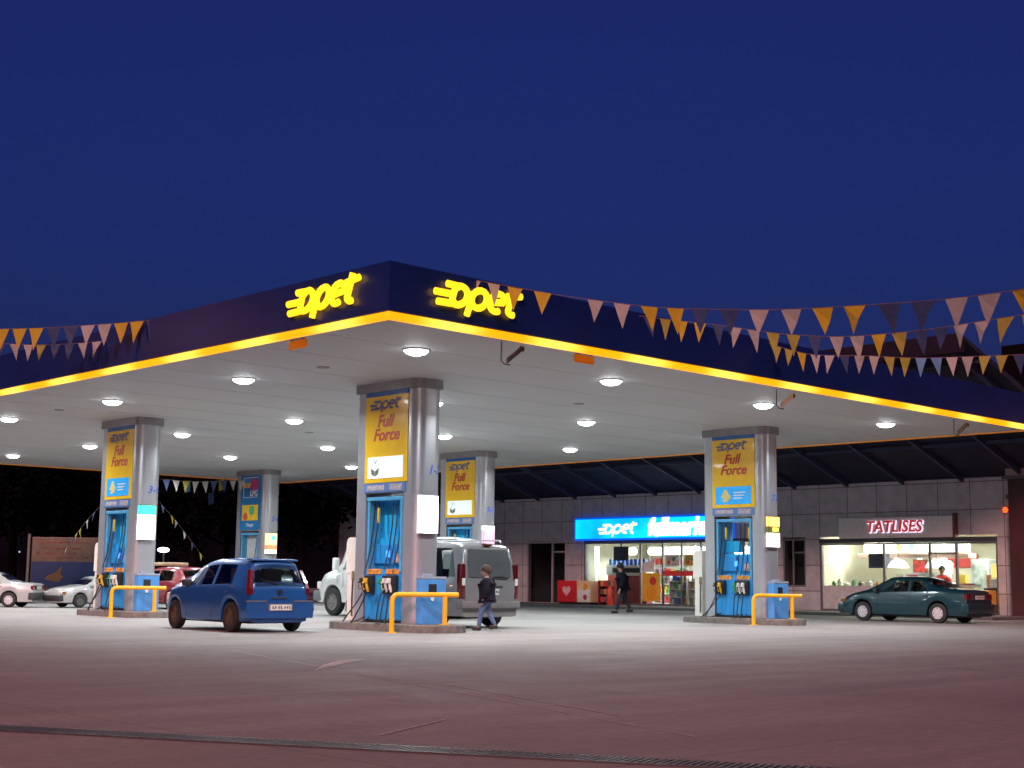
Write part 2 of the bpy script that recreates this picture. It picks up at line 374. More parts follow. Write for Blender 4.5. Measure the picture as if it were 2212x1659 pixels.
# small round vents in the soffit
for (px, py, lab) in ((698, 793, 'small grey soffit vent left of the front column'), (1250, 872, 'small grey soffit vent right of the front column'), (128, 885, 'small grey soffit vent near the left edge of the view'), (668, 934, 'small grey soffit vent behind the front column on its left')):
    d = fw * FPX + rt * (px - WPX / 2) - upv * (py - HPX / 2); q = CP + d * ((ZS - CAM_H) / d.z)
    b = MB().lathe([(.13, -.004), (.12, -.02), (.05, -.024), (.001, -.024)], n=16)
    o = b.build('ceiling_vent', mat('vent grey', (.28, .26, .26), .6)); o.location = (q.x, q.y, ZS); tag(o, lab, 'vent', 'small vents in the canopy soffit')
# amber plates under the strip
amb = mat('amber plate faint glow', (.62, .20, .02), .4, 0, .1, emit=(1, .3, 0), es=.06)  # the plate is no lamp, its weak glow is added emission
for loc, rz, lab in (((14.05, 20.12, ZS - .075), FACE, 'small amber plate hanging below the left canopy edge'), ((18.57, 17.56, ZS - .075), 0, 'small amber plate hanging below the right canopy edge')):
    t1 = thing('hanging_plate', lab, 'plate', loc, rz, 'amber plates below the canopy edge'); b = MB(); b.rbox(-.26, .26, -.015, .015, -.09, .06, .01); b.build('plate', amb, t1)
    b = MB(); b.box(-.18, -.16, -.01, .01, .05, .10); b.box(.16, .18, -.01, .01, .05, .10); b.build('bracket', dgrey, t1)
# security cameras
def cctv(loc, rz, lab, body):
    t1 = thing('security_camera', lab, 'camera', loc, rz, 'security cameras under the canopy edge')
    b = MB(); b.tube([(0, 0, 0), (0, 0, -.34), (.06, 0, -.40), (.16, 0, -.41)], .012, 8); b.build('bracket', dgrey, t1, smooth=True)
    b = MB(); b.rbox(.10, .36, -.05, .05, -.40, -.29, .02); b.v = [(x, y, z + (x - .1) * .9) for x, y, z in b.v]; b.build('housing', body, t1)
    b = MB().lathe([(.045, .0), (.045, .05), (.03, .06)], 'x', 12, (.35, 0, -.12)); b.build('lens', black, t1, smooth=True)
cctv((16.55, 17.62, ZS), R(-30), 'black security camera on a hooked bracket right of the front corner', mat('black camera shell', (.02, .02, .02), .5))
cctv((24.75, 17.75, ZS), R(-35), 'pale security camera under the middle of the right canopy edge', mat('pale camera shell', (.45, .36, .32), .5))
cctv((32.1, 17.7, ZS), R(-30), 'small dark security camera near the far right end of the canopy', mat('grey camera shell', (.08, .08, .08), .5))

# ------------------------------------------------------------------ pump columns, dispensers, islands
def rend(hx, hy, r, sgn, n=8):
    """one end of a rounded box outline, anticlockwise"""
    P = [(hx - r + r * math.cos(R(-90 + 90 * i / n)), -hy + r + r * math.sin(R(-90 + 90 * i / n))) for i in range(n + 1)]
    P += [(hx - r + r * math.cos(R(90 * i / n)), hy - r + r * math.sin(R(90 * i / n))) for i in range(n + 1)]
    return P if sgn > 0 else [(-x, -y) for x, y in P]
def stadium(g=0.0): return rend(1.0 + g, CR + g, .23 + g * .5, 1) + rend(1.03 + g, CR + g, .10 + g * .5, -1)
def half_end(xin, sgn):
    P = rend(1.0, CR, .23, 1) if sgn > 0 else rend(1.03, CR, .10, -1)
    return P + [(sgn * xin, sgn * CR), (sgn * xin, -sgn * CR)]
CXC, CR = .72, .35
def column(loc, lab, variant, number, light):
    t1 = thing('pump_column', lab, 'column', (loc[0], loc[1], 0), FACE, 'silver clad columns carrying the canopy')
    b = MB(); b.prism(stadium(), 2.82, 5.0); b.prism(half_end(.60, 1), .165, 2.818); b.prism(half_end(.66, -1), .165, 2.818)
    b.build('cladding', silver, t1, smooth=30)
    b = MB(); b.prism(stadium(.06), 4.96, 5.155); b.build('cap', mat('dark column cap', (.27, .26, .27), .4, .5, .1), t1, smooth=30)
    F = -CR
    bl = mat('banner deep blue', (.02, .12, .36), .25, 0, .05, coat=.4)
    if variant in 'AB':
        b = MB(); b.box(-.70, .70, F - .02, F + .01, 3.04, 4.86); b.build('banner', orangeB, t1)
        b = MB(); b.box(-.70, .70, F - .022, F + .01, 4.862, 4.98); b.build('top_strip', bl, t1)
        b = MB()
        for nm, mb in logo(.19, .12, .25, .25, 1.7): b.add([(x - .50, y + F - .028, z + 4.58) for x, y, z in mb.v], mb.f)
        b.build('logo', greyT, t1, smooth=True)
        for s_, zz in (('Full', 4.32), ('Force', 4.03)):
            shift(text(s_, .36, .28, .006, .008, 1.02), -.05 if s_ == 'Full' else 0, F - .024, zz).build('lettering', redT, t1)
        if variant == 'A':
            b = MB(); b.rbox(-.58, .58, F - .035, F - .018, 3.13, 3.58, .006); b.build('picture', mat('white picture panel', (.78, .82, .84), .25, 0, .03, emit=(.8, 1, 1), es=.35), t1, label='white picture panel')  # slight emission added to the panel for its glare
            b = MB(); b.add([(-.46, F - .04, 3.36), (-.33, F - .04, 3.28), (-.33, F - .04, 3.17), (-.44, F - .04, 3.22)], [(0, 1, 2, 3)])
            b.add([(-.32, F - .04, 3.28), (-.19, F - .04, 3.36), (-.21, F - .04, 3.22), (-.32, F - .04, 3.17)], [(0, 1, 2, 3)])
            b.tube([(-.36, F - .038, 3.52), (-.32, F - .038, 3.44), (-.27, F - .038, 3.52)], .007, 6); b.build('picture_motif', mat('olive grey motif', (.16, .17, .10), .5), t1)
        else:
            b = MB(); b.rbox(-.58, .58, F - .035, F - .018, 3.13, 3.60, .006); b.build('picture', mat('bright blue picture panel', (.03, .34, .72), .25, 0, .1, emit=(.03, .4, 1), es=.25), t1, label='bright blue picture panel')  # glow of the blue panel is added emission as well
            b = MB(); b.plate([(-.40, 3.30), (-.28, 3.52), (-.20, 3.52), (-.16, 3.42), (-.06, 3.34), (-.14, 3.22), (-.30, 3.18), (-.36, 3.24), (-.26, 3.28)], F - .045, F - .037); b.build('picture_motif', mat('pale yellow motif', (.75, .62, .22), .5), t1)
            b = MB()
            for q in range(3): b.box(.02, .42 - q * .05, F - .043, F - .037, 3.42 - q * .075, 3.45 - q * .075)
            b.build('picture_lines', white, t1)
    else:
        b = MB(); b.box(-.70, .70, F - .02, F + .01, 2.86, 4.98); b.build('banner', mat('lpg banner blue', (.03, .18, .42), .25, 0, .05, coat=.4), t1)
        b = MB()
        for zz in (4.10, 4.86): b.box(-.5, .5, F - .03, F - .018, zz, zz + .02)
        b.box(-.5, -.48, F - .03, F - .018, 4.121, 4.859); b.build('frame_line', white, t1)
        shift(text('euro', .36, .1, .006, .012), -.16, F - .026, 4.60).build('lettering', mat('orange lettering', (.75, .35, .03), .4), t1)
        b = MB(); b.box(.02, .5, F - .036, F - .024, 4.40, 4.80); b.build('colour_patch', mat('magenta patch', (.45, .03, .14), .4), t1)
        shift(text('LPG', .30, .1, .006, .008), .22, F - .026, 4.25).build('lettering', white, t1)
        b = MB(); b.box(-.54, .54, F - .032, F - .018, 3.22, 3.82); b.build('picture', mat('yellow picture', (.80, .52, .04), .3, 0, .15, 5), t1)
        b = MB().lathe([(.17, -.006), (.17, .006)], 'y', 20, (.12, F - .04, 3.60)); b.build('picture_motif', mat('green leaf', (.06, .45, .22), .4), t1, label='round green motif')
        b = MB().lathe([(.15, -.006), (.15, .006)], 'y', 12, (-.30, F - .04, 3.38)); b.build('picture_motif', mat('red fruit', (.60, .10, .05), .4), t1, label='round red motif')
        shift(text('Otogaz', .17, .2, .006, .006), 0, F - .024, 3.05).build('lettering', mat('pale blue lettering', (.45, .55, .7), .4), t1)
    if variant in 'AB':
        b = MB(); b.box(-.70, .66, F - .02, F + .01, 2.84, 3.03); b.build('header_panel', mat('header blue grey', (.10, .20, .45), .4), t1)
        b = MB(); b.box(-.60, -.02, F - .026, F - .018, 2.88, 2.99); b.box(.16, .56, F - .026, F - .018, 2.87, 3.0); b.build('header_label', mat('pale header label', (.42, .36, .40), .5, 0, .5, 25), t1)
    # number wrapped on the round end
    tx = text(number, .26, .25, .004, .004)
    def wrap(u, o):           # walk round the column end: flat face, then the rounded corner
        q = .23; fl = CR - q
        if abs(u) <= fl: return 1.0 + o, u
        a = min((abs(u) - fl) / q, 1.5); return 1.0 - q + (q + o) * math.cos(a), math.copysign(fl + (q + o) * math.sin(a), u)
    tx.v = [wrap(x + .12, .004 - y) + (z + 3.27,) for x, y, z in tx.v]
    tx.build('number', blueT, t1)
    # lit panel on the end
    cols = {'W': [(1.98, 2.74, (1, 1, 1), 3.0)], 'G': [(2.62, 2.86, (.05, .85, .5), 1.0), (1.98, 2.617, (1, 1, 1), 3.2)], 'O': [(2.53, 2.78, (1, .5, .12), 1.3), (2.36, 2.527, (.12, .10, .02), .5), (2.0, 2.357, (1, .97, .9), 2.2)],
            'P': [(2.62, 2.76, (.95, .9, 1), 1.6), (2.05, 2.617, (.9, .35, .55), 1.0)], 'Y': [(2.28, 2.72, (.95, .85, .3), 1.2), (2.10, 2.277, (1, .25, .1), 1.0), (1.95, 2.097, (1, 1, .9), 1.8)]}[light]
    lb = MB(); lb.rbox(1.005, 1.08, -.30, .18, cols[-1][0] - .02, cols[0][1] + .02, .01); bx = lb.build('light_box', dgrey, t1)
    for z0, z1, c_, s_ in cols:
        b = MB(); b.box(1.082, 1.092, -.285, .165, z0, z1); b.box(1.01, 1.08, -.315, -.302, z0, z1)
        b.build('lit_panel', glow('lit panel %s %d' % (light, int(z0 * 100)), c_, s_), bx)
    if light == 'Y':
        b = MB().lathe([(.10, 0), (.10, .01)], 'x', 16, (1.094, 0, 2.55)); b.build('lit_motif', glow('lit green', (.1, .8, .4), 1.0), bx)
    if light == 'O':
        b = MB(); b.box(1.094, 1.098, -.15, .1, 2.40, 2.50); b.build('lit_motif', glow('lit yellow', (1, .8, .1), 1.2), bx)
    return t1

def dispenser(loc, lab, openr=False, lpg=False):
    t1 = thing('fuel_dispenser', lab, 'fuel dispenser', (loc[0], loc[1], .165), FACE, 'blue fuel dispensers set in the columns')
    x0, x1 = -.62, .56
    cyan = mat('pump bright blue', (.02, .38, .72), .3, 0, .06)
    b = MB(); b.rbox(x0, x1, -.33, .33, .05, 1.02, .015); b.build('lower_body', blueP, t1)
    b = MB(); b.box(x0 - .01, x1 + .01, -.34, .34, 0, .048); b.build('plinth', black, t1)
    b = MB(); b.rbox(x0, x0 + .07, -.32, .32, 1.022, 2.50, .012); b.rbox(x1 - .07, x1, -.35, .32, .05 if False else 1.022, 2.50, .012); b.rbox(x0 - .005, x1 + .005, -.34, .33, 2.502, 2.58, .012); b.build('frame', mat('pale blue frame', (.08, .34, .58), .35), t1)
    if lpg:
        b = MB(); b.box(x0 + .08, .2, -.1, .1, 1.022, 2.498); b.build('upper_panel', mat('grey lpg cabinet', (.45, .45, .44), .5), t1)
    else:
        b = MB(); b.box(x0 + .07, -.04 if openr else .06, -.05, .05, 1.7 if openr else 1.022, 2.5 if not openr else 2.0)
        b.box(x0 + .07, x1 - .07, -.12, .12, 1.022, 1.66 if openr else 1.72); b.build('upper_panel', cyan, t1)
        b = MB(); b.rbox(x0 + .10, -.05, -.20, -.125, 1.20, 1.60, .01); b.rbox(.05, x1 - .10, -.20, -.125, 1.20, 1.60, .01); b.build('display_housing', blueP, t1)
        b = MB(); b.box(-.10, .02, -.215, -.203, 1.33, 1.47); b.build('display', glow('blue display', (.05, .25, 1), 1.4), t1)
        b = MB(); b.box(.22, .38, -.215, -.203, 1.22, 1.40); b.build('price_card', mat('price card', (.5, .35, .32), .5, 0, .5, 30), t1)
        b = MB(); b.rbox(x0 + .08, -.10, -.345, -.30, .98, 1.09, .01); b.rbox(.06, x1 - .08, -.345, -.30, .98, 1.09, .01); b.build('grade_label', mat('orange grade label', (.60, .26, .05), .5, 0, .6, 14), t1)
    # nozzles in their boots, with hoses that rise to the top beam and loop down
    xs = [-.50, -.36, .12, .26, .40] if not lpg else [.3]
    cols = [(.02, .02, .02), (.75, .45, .02), (.03, .30, .15), (.6, .6, .58), (.75, .75, .7)]
    MB().rbox(-.56, -.28, -.42, -.335, .58, .96, .02).build('nozzle_boot', black, t1)
    if not lpg: MB().rbox(.04, .48, -.42, -.335, .58, .96, .02).build('nozzle_boot', black, t1)
    for i, x in enumerate(xs):
        nz = MB(); nz.tube([(x, -.46, .62), (x, -.49, .72), (x - .01, -.52, .84)], [.022, .03, .025], 8); nz.tube([(x - .01, -.52, .84), (x - .02, -.60, .80)], .018, 8)
        nz.tube([(x, -.49, .70), (x, -.58, .66), (x - .01, -.60, .76)], .008, 6); nz.rbox(x - .035, x + .035, -.57, -.50, .80, .90, .015)
        q = nz.build('nozzle', mat('nozzle grip %d' % i, cols[i % 5], .4, 0, .05), t1, smooth=30)
        h = MB(); top = 2.46; r_ = random.Random(i + int(loc[0] * 7)); yy = -.22
        sag = .12 + .14 * r_.random(); ex = -.35 * r_.random() - .05 if i < 2 else .1 * r_.random()
        pts = [(x, yy, top), (x + .01, yy - .03, 2.0), (x - .02, yy - .08, 1.5), (x - .01, yy - .20, 1.1)]
        hd = MB(); hd.tube(pts, .014, 6); 
        low = [(x, -.50, .60), (x + ex * .3, -.56, .40), (x + ex, -.64, .12 - .02 * i), (x + ex * 1.5, -.60 - .05 * r_.random(), -.03), (x + ex * .8, -.45, .01), (x + ex * .2, -.38, .10)]
        # smooth curve
        def cr(P, n=5):
            out = []
            for k in range(len(P) - 1):
                p0_, p1_, p2_, p3_ = [Vector(P[max(0, min(len(P) - 1, k + d))]) for d in (-1, 0, 1, 2)]
                for s_ in range(n):
                    u = s_ / n; out.append(.5 * ((2 * p1_) + (p2_ - p0_) * u + (2 * p0_ - 5 * p1_ + 4 * p2_ - p3_) * u * u + (3 * p1_ - p0_ - 3 * p2_ + p3_) * u ** 3))
            out.append(Vector(P[-1])); return out
        hd.tube(cr(low), .014, 6); hd.build('hose', black, t1, smooth=True)
        if not lpg:
            bb = MB(); bb.tube([(x, yy - .005, top - .10), (x, yy - .01, top - .42)], .03, 8)
            if i in (1, 4): bb.build('hose_sleeve', mat('yellow hose sleeve', (.75, .50, .04), .5), t1, smooth=30)
    return t1

def island(loc, lab, x0=-1.85, x1=1.85, hw=.66):
    P = []
    for cx, a0 in ((x1 - hw, -90), (x0 + hw, 90)):
        P += [(cx + hw * math.cos(R(a0 + 180 * i / 12)), hw * math.sin(R(a0 + 180 * i / 12))) for i in range(13)]
    Q = [(x * .985, y * .97) for x, y in P]
    b = MB(); n_ = len(P); b.v = [(x, y, -.02) for x, y in P] + [(x, y, .14) for x, y in P] + [(x, y, .16) for x, y in Q]
    b.f = [tuple(range(2 * n_, 3 * n_))] + [(i, (i + 1) % n_, n_ + (i + 1) % n_, n_ + i) for i in range(n_)] + [(n_ + i, n_ + (i + 1) % n_, 2 * n_ + (i + 1) % n_, 2 * n_ + i) for i in range(n_)]
    t1 = b.build('pump_island', conc); t1.location = (loc[0], loc[1], 0); t1.rotation_euler[2] = FACE
    return tag(t1, lab, 'island', 'raised concrete pump islands')
def cabinet(loc, lab):
    t1 = thing('service_cabinet', lab, 'cabinet', (loc[0], loc[1], .16), FACE, 'light blue service cabinets on the islands')
    t1.location = (loc[0], loc[1] - 1.17, .16); t1.rotation_euler[2] = 0
    b = MB(); b.rbox(-.36, .26, -.10, .10, 0, .90, .015); b.build('body', lblue, t1)
    b = MB(); b.rbox(-.37, .27, -.11, .11, .902, .95, .012); b.rbox(-.25, -.05, -.06, .06, .952, 1.0, .01); b.build('lid', mat('cabinet lid grey', (.25, .3, .38), .5), t1)
    b = MB(); b.rbox(-.20, .0, -.112, -.098, .64, .80, .006); b.build('window', black, t1)
    b = MB(); b.lathe([(.045, -.006), (.045, .006)], 'y', 12, (-.10, -.105, .50)); b.build('badge', white, t1)
    b = MB(); b.box(-.35, .25, -.104, -.1005, .60, .606); b.build('seam', dgrey, t1)
def rail(loc, lab):
    t1 = thing('guard_rail', lab, 'guard rail', (loc[0], loc[1], 0), FACE, 'yellow tubular guard rails at the island ends')
    b = MB(); pts = [(1.05, -.95, 0), (1.05, -.95, .62), (1.06, -.935, .69), (1.08, -.90, .735), (1.11, -.85, .75), (1.70, .17, .75), (1.72, .2, .75)]
    b.tube(pts, .05, 12); b.build('top_tube', yel, t1, smooth=True)
    b = MB(); b.tube([(1.6, -.05, .15), (1.6, -.05, .71)], .05, 12); b.build('post', yel, t1, smooth=True)
    b = MB(); b.lathe([(.11, 0), (.11, .015), (.05, .018)], 'z', 14, (1.05, -.95, 0)); b.lathe([(.11, .162), (.11, .177), (.05, .18)], 'z', 14, (1.6, -.05, 0)); b.build('foot_plate', yel, t1)
def whitepost(loc, lab):
    t1 = thing('service_post', lab, 'post', (loc[0], loc[1] + 1.42, .16), FACE, 'cream air and water posts at the island ends')
    b = MB(); P = [(-.17, 1.0), (-.17, 1.62)] + [(-.17 + .12 * (1 - math.cos(R(a))), 1.62 + .15 * math.sin(R(a))) for a in (30, 60, 90)] + [(.14, 1.77), (.14, 1.0)]
    b.plate(P, -.11, .11); b.build('head', cream, t1)
    b = MB(); b.rbox(-.12, .13, -.10, .10, 0, .998, .015); b.build('body', cream, t1)
    b = MB(); b.rbox(.06, .13, -.14, -.105, .85, 1.05, .01); b.build('hook', mat('olive bracket', (.2, .18, .08), .6), t1)
    b = MB(); b.tube([(.1, -.13, .9), (.1, -.14, .5), (.09, -.13, .1)], .018, 6); b.build('hose', dgrey, t1, smooth=True)

cols_ = [((18.8, 23.1), 'A', '1-2', 'W', 'front'), ((18.65, 34.15), 'B', '3-4', 'G', 'left'), ((30.65, 23.15), 'B', '7-8', 'O', 'right'), ((30.75, 34.2), 'A', '9-10', 'P', 'rear'), ((30.95, 46.6), 'C', '5-6', 'Y', 'gas')]
where = {'front': 'nearest column, white lit box on its end and white picture on its banner', 'left': 'left column with a green and white lit box on its end', 'right': 'right column in front of the shop with orange and white lit box',
         'rear': 'column seen behind the front one, above the grey van', 'gas': 'blue bannered column behind the blue hatchback'}
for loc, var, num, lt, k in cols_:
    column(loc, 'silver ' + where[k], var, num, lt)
    dispenser(loc, {'front': 'blue dispenser with five hoses in the nearest column', 'left': 'blue dispenser with hoses in the left column', 'right': 'blue dispenser in the right column, its upper part open to the shop sign', 'rear': 'blue dispenser top showing over the grey van roof', 'gas': 'grey and blue gas dispenser behind the blue hatchback'}[k], k == 'right', k == 'gas')
    island(loc, {'front': 'concrete kerb island under the nearest column', 'left': 'concrete kerb island under the left column', 'right': 'concrete kerb island under the right column by the shop', 'rear': 'concrete island hidden behind the grey van', 'gas': 'concrete island behind the blue hatchback'}[k])
    if k in ('front', 'left', 'right'):
        wh = {'front': 'of the nearest column', 'left': 'of the left column', 'right': 'of the right column by the shops'}[k]
        cabinet(loc, 'light blue cabinet with black window at the foot ' + wh); rail(loc, 'yellow tubular guard rail before the island end ' + wh); whitepost(loc, 'cream upright service post on the left side ' + wh)

# ------------------------------------------------------------------ station building
BF, BYC = 44.9, 34.0
def bmat():
    mt = bpy.data.materials.new('stone facade panels'); mt.use_nodes = True; n = mt.node_tree; b = n.nodes['Principled BSDF']; L = n.links.new
    tc = n.nodes.new('ShaderNodeTexCoord'); sp = n.nodes.new('ShaderNodeSeparateXYZ'); cb = n.nodes.new('ShaderNodeCombineXYZ'); L(tc.outputs['Object'], sp.inputs[0])
    ax = n.nodes.new('ShaderNodeMath'); ax.operation = 'ADD'; L(sp.outputs[0], ax.inputs[0]); L(sp.outputs[1], ax.inputs[1])
    az = n.nodes.new('ShaderNodeMath'); az.operation = 'ADD'; az.inputs[1].default_value = .15; L(sp.outputs[2], az.inputs[0])
    L(ax.outputs[0], cb.inputs[0]); L(az.outputs[0], cb.inputs[1])
    k = n.nodes.new('ShaderNodeTexBrick'); k.offset = 0; k.inputs['Scale'].default_value = 1; k.inputs['Brick Width'].default_value = 1.22; k.inputs['Row Height'].default_value = .95
    k.inputs['Mortar Size'].default_value = .018; k.inputs['Color1'].default_value = (.52, .51, .53, 1); k.inputs['Color2'].default_value = (.46, .45, .475, 1); k.inputs['Mortar'].default_value = (.20, .17, .17, 1)
    L(cb.outputs[0], k.inputs[0]); nz = n.nodes.new('ShaderNodeTexNoise'); nz.inputs['Scale'].default_value = 2.5; nz.inputs['Detail'].default_value = 6; L(tc.outputs['Object'], nz.inputs[0])
    r = n.nodes.new('ShaderNodeValToRGB'); r.color_ramp.elements[0].position = .3; r.color_ramp.elements[1].position = .7; r.color_ramp.elements[0].color = (.8, .8, .8, 1); r.color_ramp.elements[1].color = (1.1, 1.1, 1.1, 1); L(nz.outputs[0], r.inputs[0])
    mx = n.nodes.new('ShaderNodeMixRGB'); mx.blend_type = 'MULTIPLY'; mx.inputs[0].default_value = 1; L(k.outputs[0], mx.inputs[1]); L(r.outputs[0], mx.inputs[2]); L(mx.outputs[0], b.inputs['Base Color']); b.inputs['Roughness'].default_value = .7
    bp = n.nodes.new('ShaderNodeBump'); bp.inputs['Strength'].default_value = .5; bp.inputs['Distance'].default_value = .01; bp.invert = True; L(k.outputs['Fac'], bp.inputs['Height']); L(bp.outputs[0], b.inputs['Normal'])
    return mt
bld = thing('station_building', 'long single storey station building with pale stone panels and two shop fronts', 'building', (BF, BYC, 0), FACE)
def BB(b, Y0, Y1, X0, X1, z0, z1): return b.box(BYC - Y1, BYC - Y0, X0 - BF, X1 - BF, z0, z1)
W1 = BF + .3
b = MB()
for Y0, Y1, z0, z1 in ((22.7, 60, 2.80, 4.72), (22.7, 23.3, 0, 2.797), (30.35, 30.98, 0, 2.797), (32.0, 33.0, 0, 2.797), (42.4, 43.5, 0, 2.797), (45.95, 60, 0, 2.797), (30.98, 32.0, 0, .95)): BB(b, Y0, Y1, BF, W1, z0, z1)
b.build('wall', bmat(), bld)
b = MB(); BB(b, 22.7, 60, BF + .31, 56, 3.2, 4.6); b.build('roof_slab', mat('roof slab grey', (.08, .075, .08), .8), bld)
inw = mat('interior plaster', (.62, .60, .50), .7, 0, .05); flr = mat('shop floor tiles', (.35, .33, .30), .3, 0, .1, 3)
b = MB(); BB(b, 32.6, 43.0, 49.4, 49.6, 0, 3.1); BB(b, 42.7, 43.0, W1, 49.39, 0, 3.1); BB(b, 32.6, 32.9, W1, 49.39, 0, 3.1)
BB(b, 22.8, 32.3, 49.4, 49.6, 0, 3.1); BB(b, 30.5, 30.8, W1, 49.39, 0, 3.1); BB(b, 22.8, 23.1, W1, 49.39, 0, 3.1); b.build('interior_wall', inw, bld)
b = MB(); BB(b, 22.8, 43.0, W1, 49.4, .0, .02); b.build('interior_floor', flr, bld)
b = MB(); BB(b, 22.8, 46.5, W1, 49.5, 3.0, 3.08); b.build('interior_ceiling', inw, bld)
b = MB(); BB(b, 43.2, 46.4, 46.9, 47.1, 0, 3); BB(b, 43.1, 43.2, W1, 46.9, 0, 3); BB(b, 46.35, 46.45, W1, 46.9, 0, 3); BB(b, 30.9, 32.2, 45.8, 45.9, 0, 3); b.build('dark_room_wall', mat('dark room wall', (.10, .12, .12), .8), bld)
frm = mat('aluminium window frame', (.18, .17, .18), .4, .5, .05)
def window(Y0, Y1, z0, z1, mull, lab, trans=None, fr=frm, name='window', t=.07):
    f = MB(); xa, xb = BF + .02, BF + .12
    BB(f, Y0, Y1, xa, xb, z1 - t, z1); BB(f, Y0, Y1, xa, xb, z0, z0 + t); BB(f, Y0, Y0 + t, xa, xb, z0 + t, z1 - t); BB(f, Y1 - t, Y1, xa, xb, z0 + t, z1 - t)
    for m_ in mull: BB(f, m_ - t / 2, m_ + t / 2, xa, xb, z0 + t, z1 - t)
    if trans:
        for a, c, zz in trans: BB(f, a, c, xa + .005, xb - .005, zz, zz + .06)
    wnd = f.build(name, fr, bld, label=lab)
    p = MB(); BB(p, Y0 + t, Y1 - t, BF + .065, BF + .072, z0 + t, z1 - t); p.build('pane', glass('shop glass'), wnd)
    return wnd
window(33.0, 42.4, .10, 2.72, [39.2, 38.0, 37.0, 36.0, 35.0, 33.9], 'wide shop window with posters')
b = MB(); BB(b, 33.0, 42.4, BF + .0, BF + .12, 2.722, 2.797); b.build('lintel', mat('dark lintel', (.05, .05, .06), .5), bld)
window(23.3, 30.35, .10, 2.56, [27.67, 25.85, 24.84], 'wide glazed front of the kebab shop', [(24.88, 25.8, 2.15)])
b = MB(); BB(b, 23.3, 30.35, BF - .05, BF + .12, 2.565, 2.72); b.build('lintel', mat('dark lintel', (.05, .05, .06), .5), bld)
b = MB(); BB(b, 27.71, 30.27, BF + .03, BF + .05, .17, 1.0); b.build('frosted_panel', mat('grey lower window film', (.6, .58, .57), .5), bld)
window(43.5, 45.95, .05, 2.78, [44.35], 'dark glazed double door', [(43.55, 44.32, 2.30)], name='door', fr=mat('pale door frame', (.42, .42, .44), .5, .2, .05))
window(30.98, 32.0, .95, 2.75, [31.55], 'small dark window beside the kebab shop', [(31.0, 31.5, 2.2)])
b = MB(); b.tube([(BYC - 44.2, -.05, 1.0), (BYC - 44.2, -.05, 1.35)], .02, 8); b.build('door_handle', chrome, bld)
# upswept roof with rafters over the forecourt edge
K = .34; XF = 35.9
def zr(X): return 4.74 + K * (BF + .1 - X)
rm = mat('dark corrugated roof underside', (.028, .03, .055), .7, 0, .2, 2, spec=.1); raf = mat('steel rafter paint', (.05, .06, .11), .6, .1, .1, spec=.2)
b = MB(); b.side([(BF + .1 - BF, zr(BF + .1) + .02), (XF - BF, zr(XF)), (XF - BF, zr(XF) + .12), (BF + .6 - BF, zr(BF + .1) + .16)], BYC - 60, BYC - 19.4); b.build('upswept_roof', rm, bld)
b = MB()
for k in range(18):
    Y = 19.9 + k * 2.3
    b.side([(.05, zr(BF + .05) - .18), (XF - BF + .1, zr(XF + .1) - .22), (XF - BF + .1, zr(XF + .1) - .005), (.05, zr(BF + .05) + .01)], BYC - Y - .05, BYC - Y + .05)
b.build('rafters', raf, bld)
b = MB(); b.side([(XF - BF - .12, zr(XF) - .34), (XF - BF - .005, zr(XF) - .34), (XF - BF - .005, zr(XF) + .2), (XF - BF - .12, zr(XF) + .2)], BYC - 60, BYC - 19.4); b.build('roof_edge_board', mat('dark edge board', (.02, .015, .03), .8, spec=.1), bld)
b = MB()
for X in (37.0, 39.6, 42.2): b.box(BYC - 60, BYC - 19.5, X - BF - .04, X - BF + .04, zr(X) - .12, zr(X) - .01)
b.build('purlins', raf, bld)
b = MB()
for Y0, Y1, X0, X1, z0, z1 in ((45.5, 47.2, 37, 38, 8.0, 8.9), (38.5, 40.2, 37, 38, 8.0, 8.9), (33.0, 34.0, 37, 38, 8.0, 8.7)): b.rbox(BYC - Y1, BYC - Y0, X0 - BF, X1 - BF, z0 - .9, z1 - .9, .03)
b.build('roof_vent', dgrey, bld)

nb = thing('neighbour_building', 'dark red side wall with plaster above it tinted pink for street light at the right edge', 'building', (44.5, 16, 0), FACE)
b = MB(); b.box(-6.65, 6, 0, 8, 0, 4.7); b.build('lower_wall', mat('dark red cladding', (.06, .014, .02), .6, 0, .25, 1.5), nb)
b = MB(); b.box(-6.7, 6, -.05, 8, 4.705, 6.5); b.build('upper_wall', mat('plaster tinted by street light', (.42, .27, .27), .8, 0, .1, 1.5), nb)  # pink of the street light is put into this wall's colour
b = MB(); b.box(-6.8, 6.1, -.15, 8.1, 4.60, 4.70); b.box(-6.8, 6.1, -.15, 8.1, 6.505, 6.6); b.build('cornice', dgrey, nb)
b = MB(); b.box(-6.7, 6, .0, 8, 6.605, 9.1); b.build('attic_wall', mat('dark maroon attic', (.007, .005, .008), .9, 0, .1, spec=0), nb)

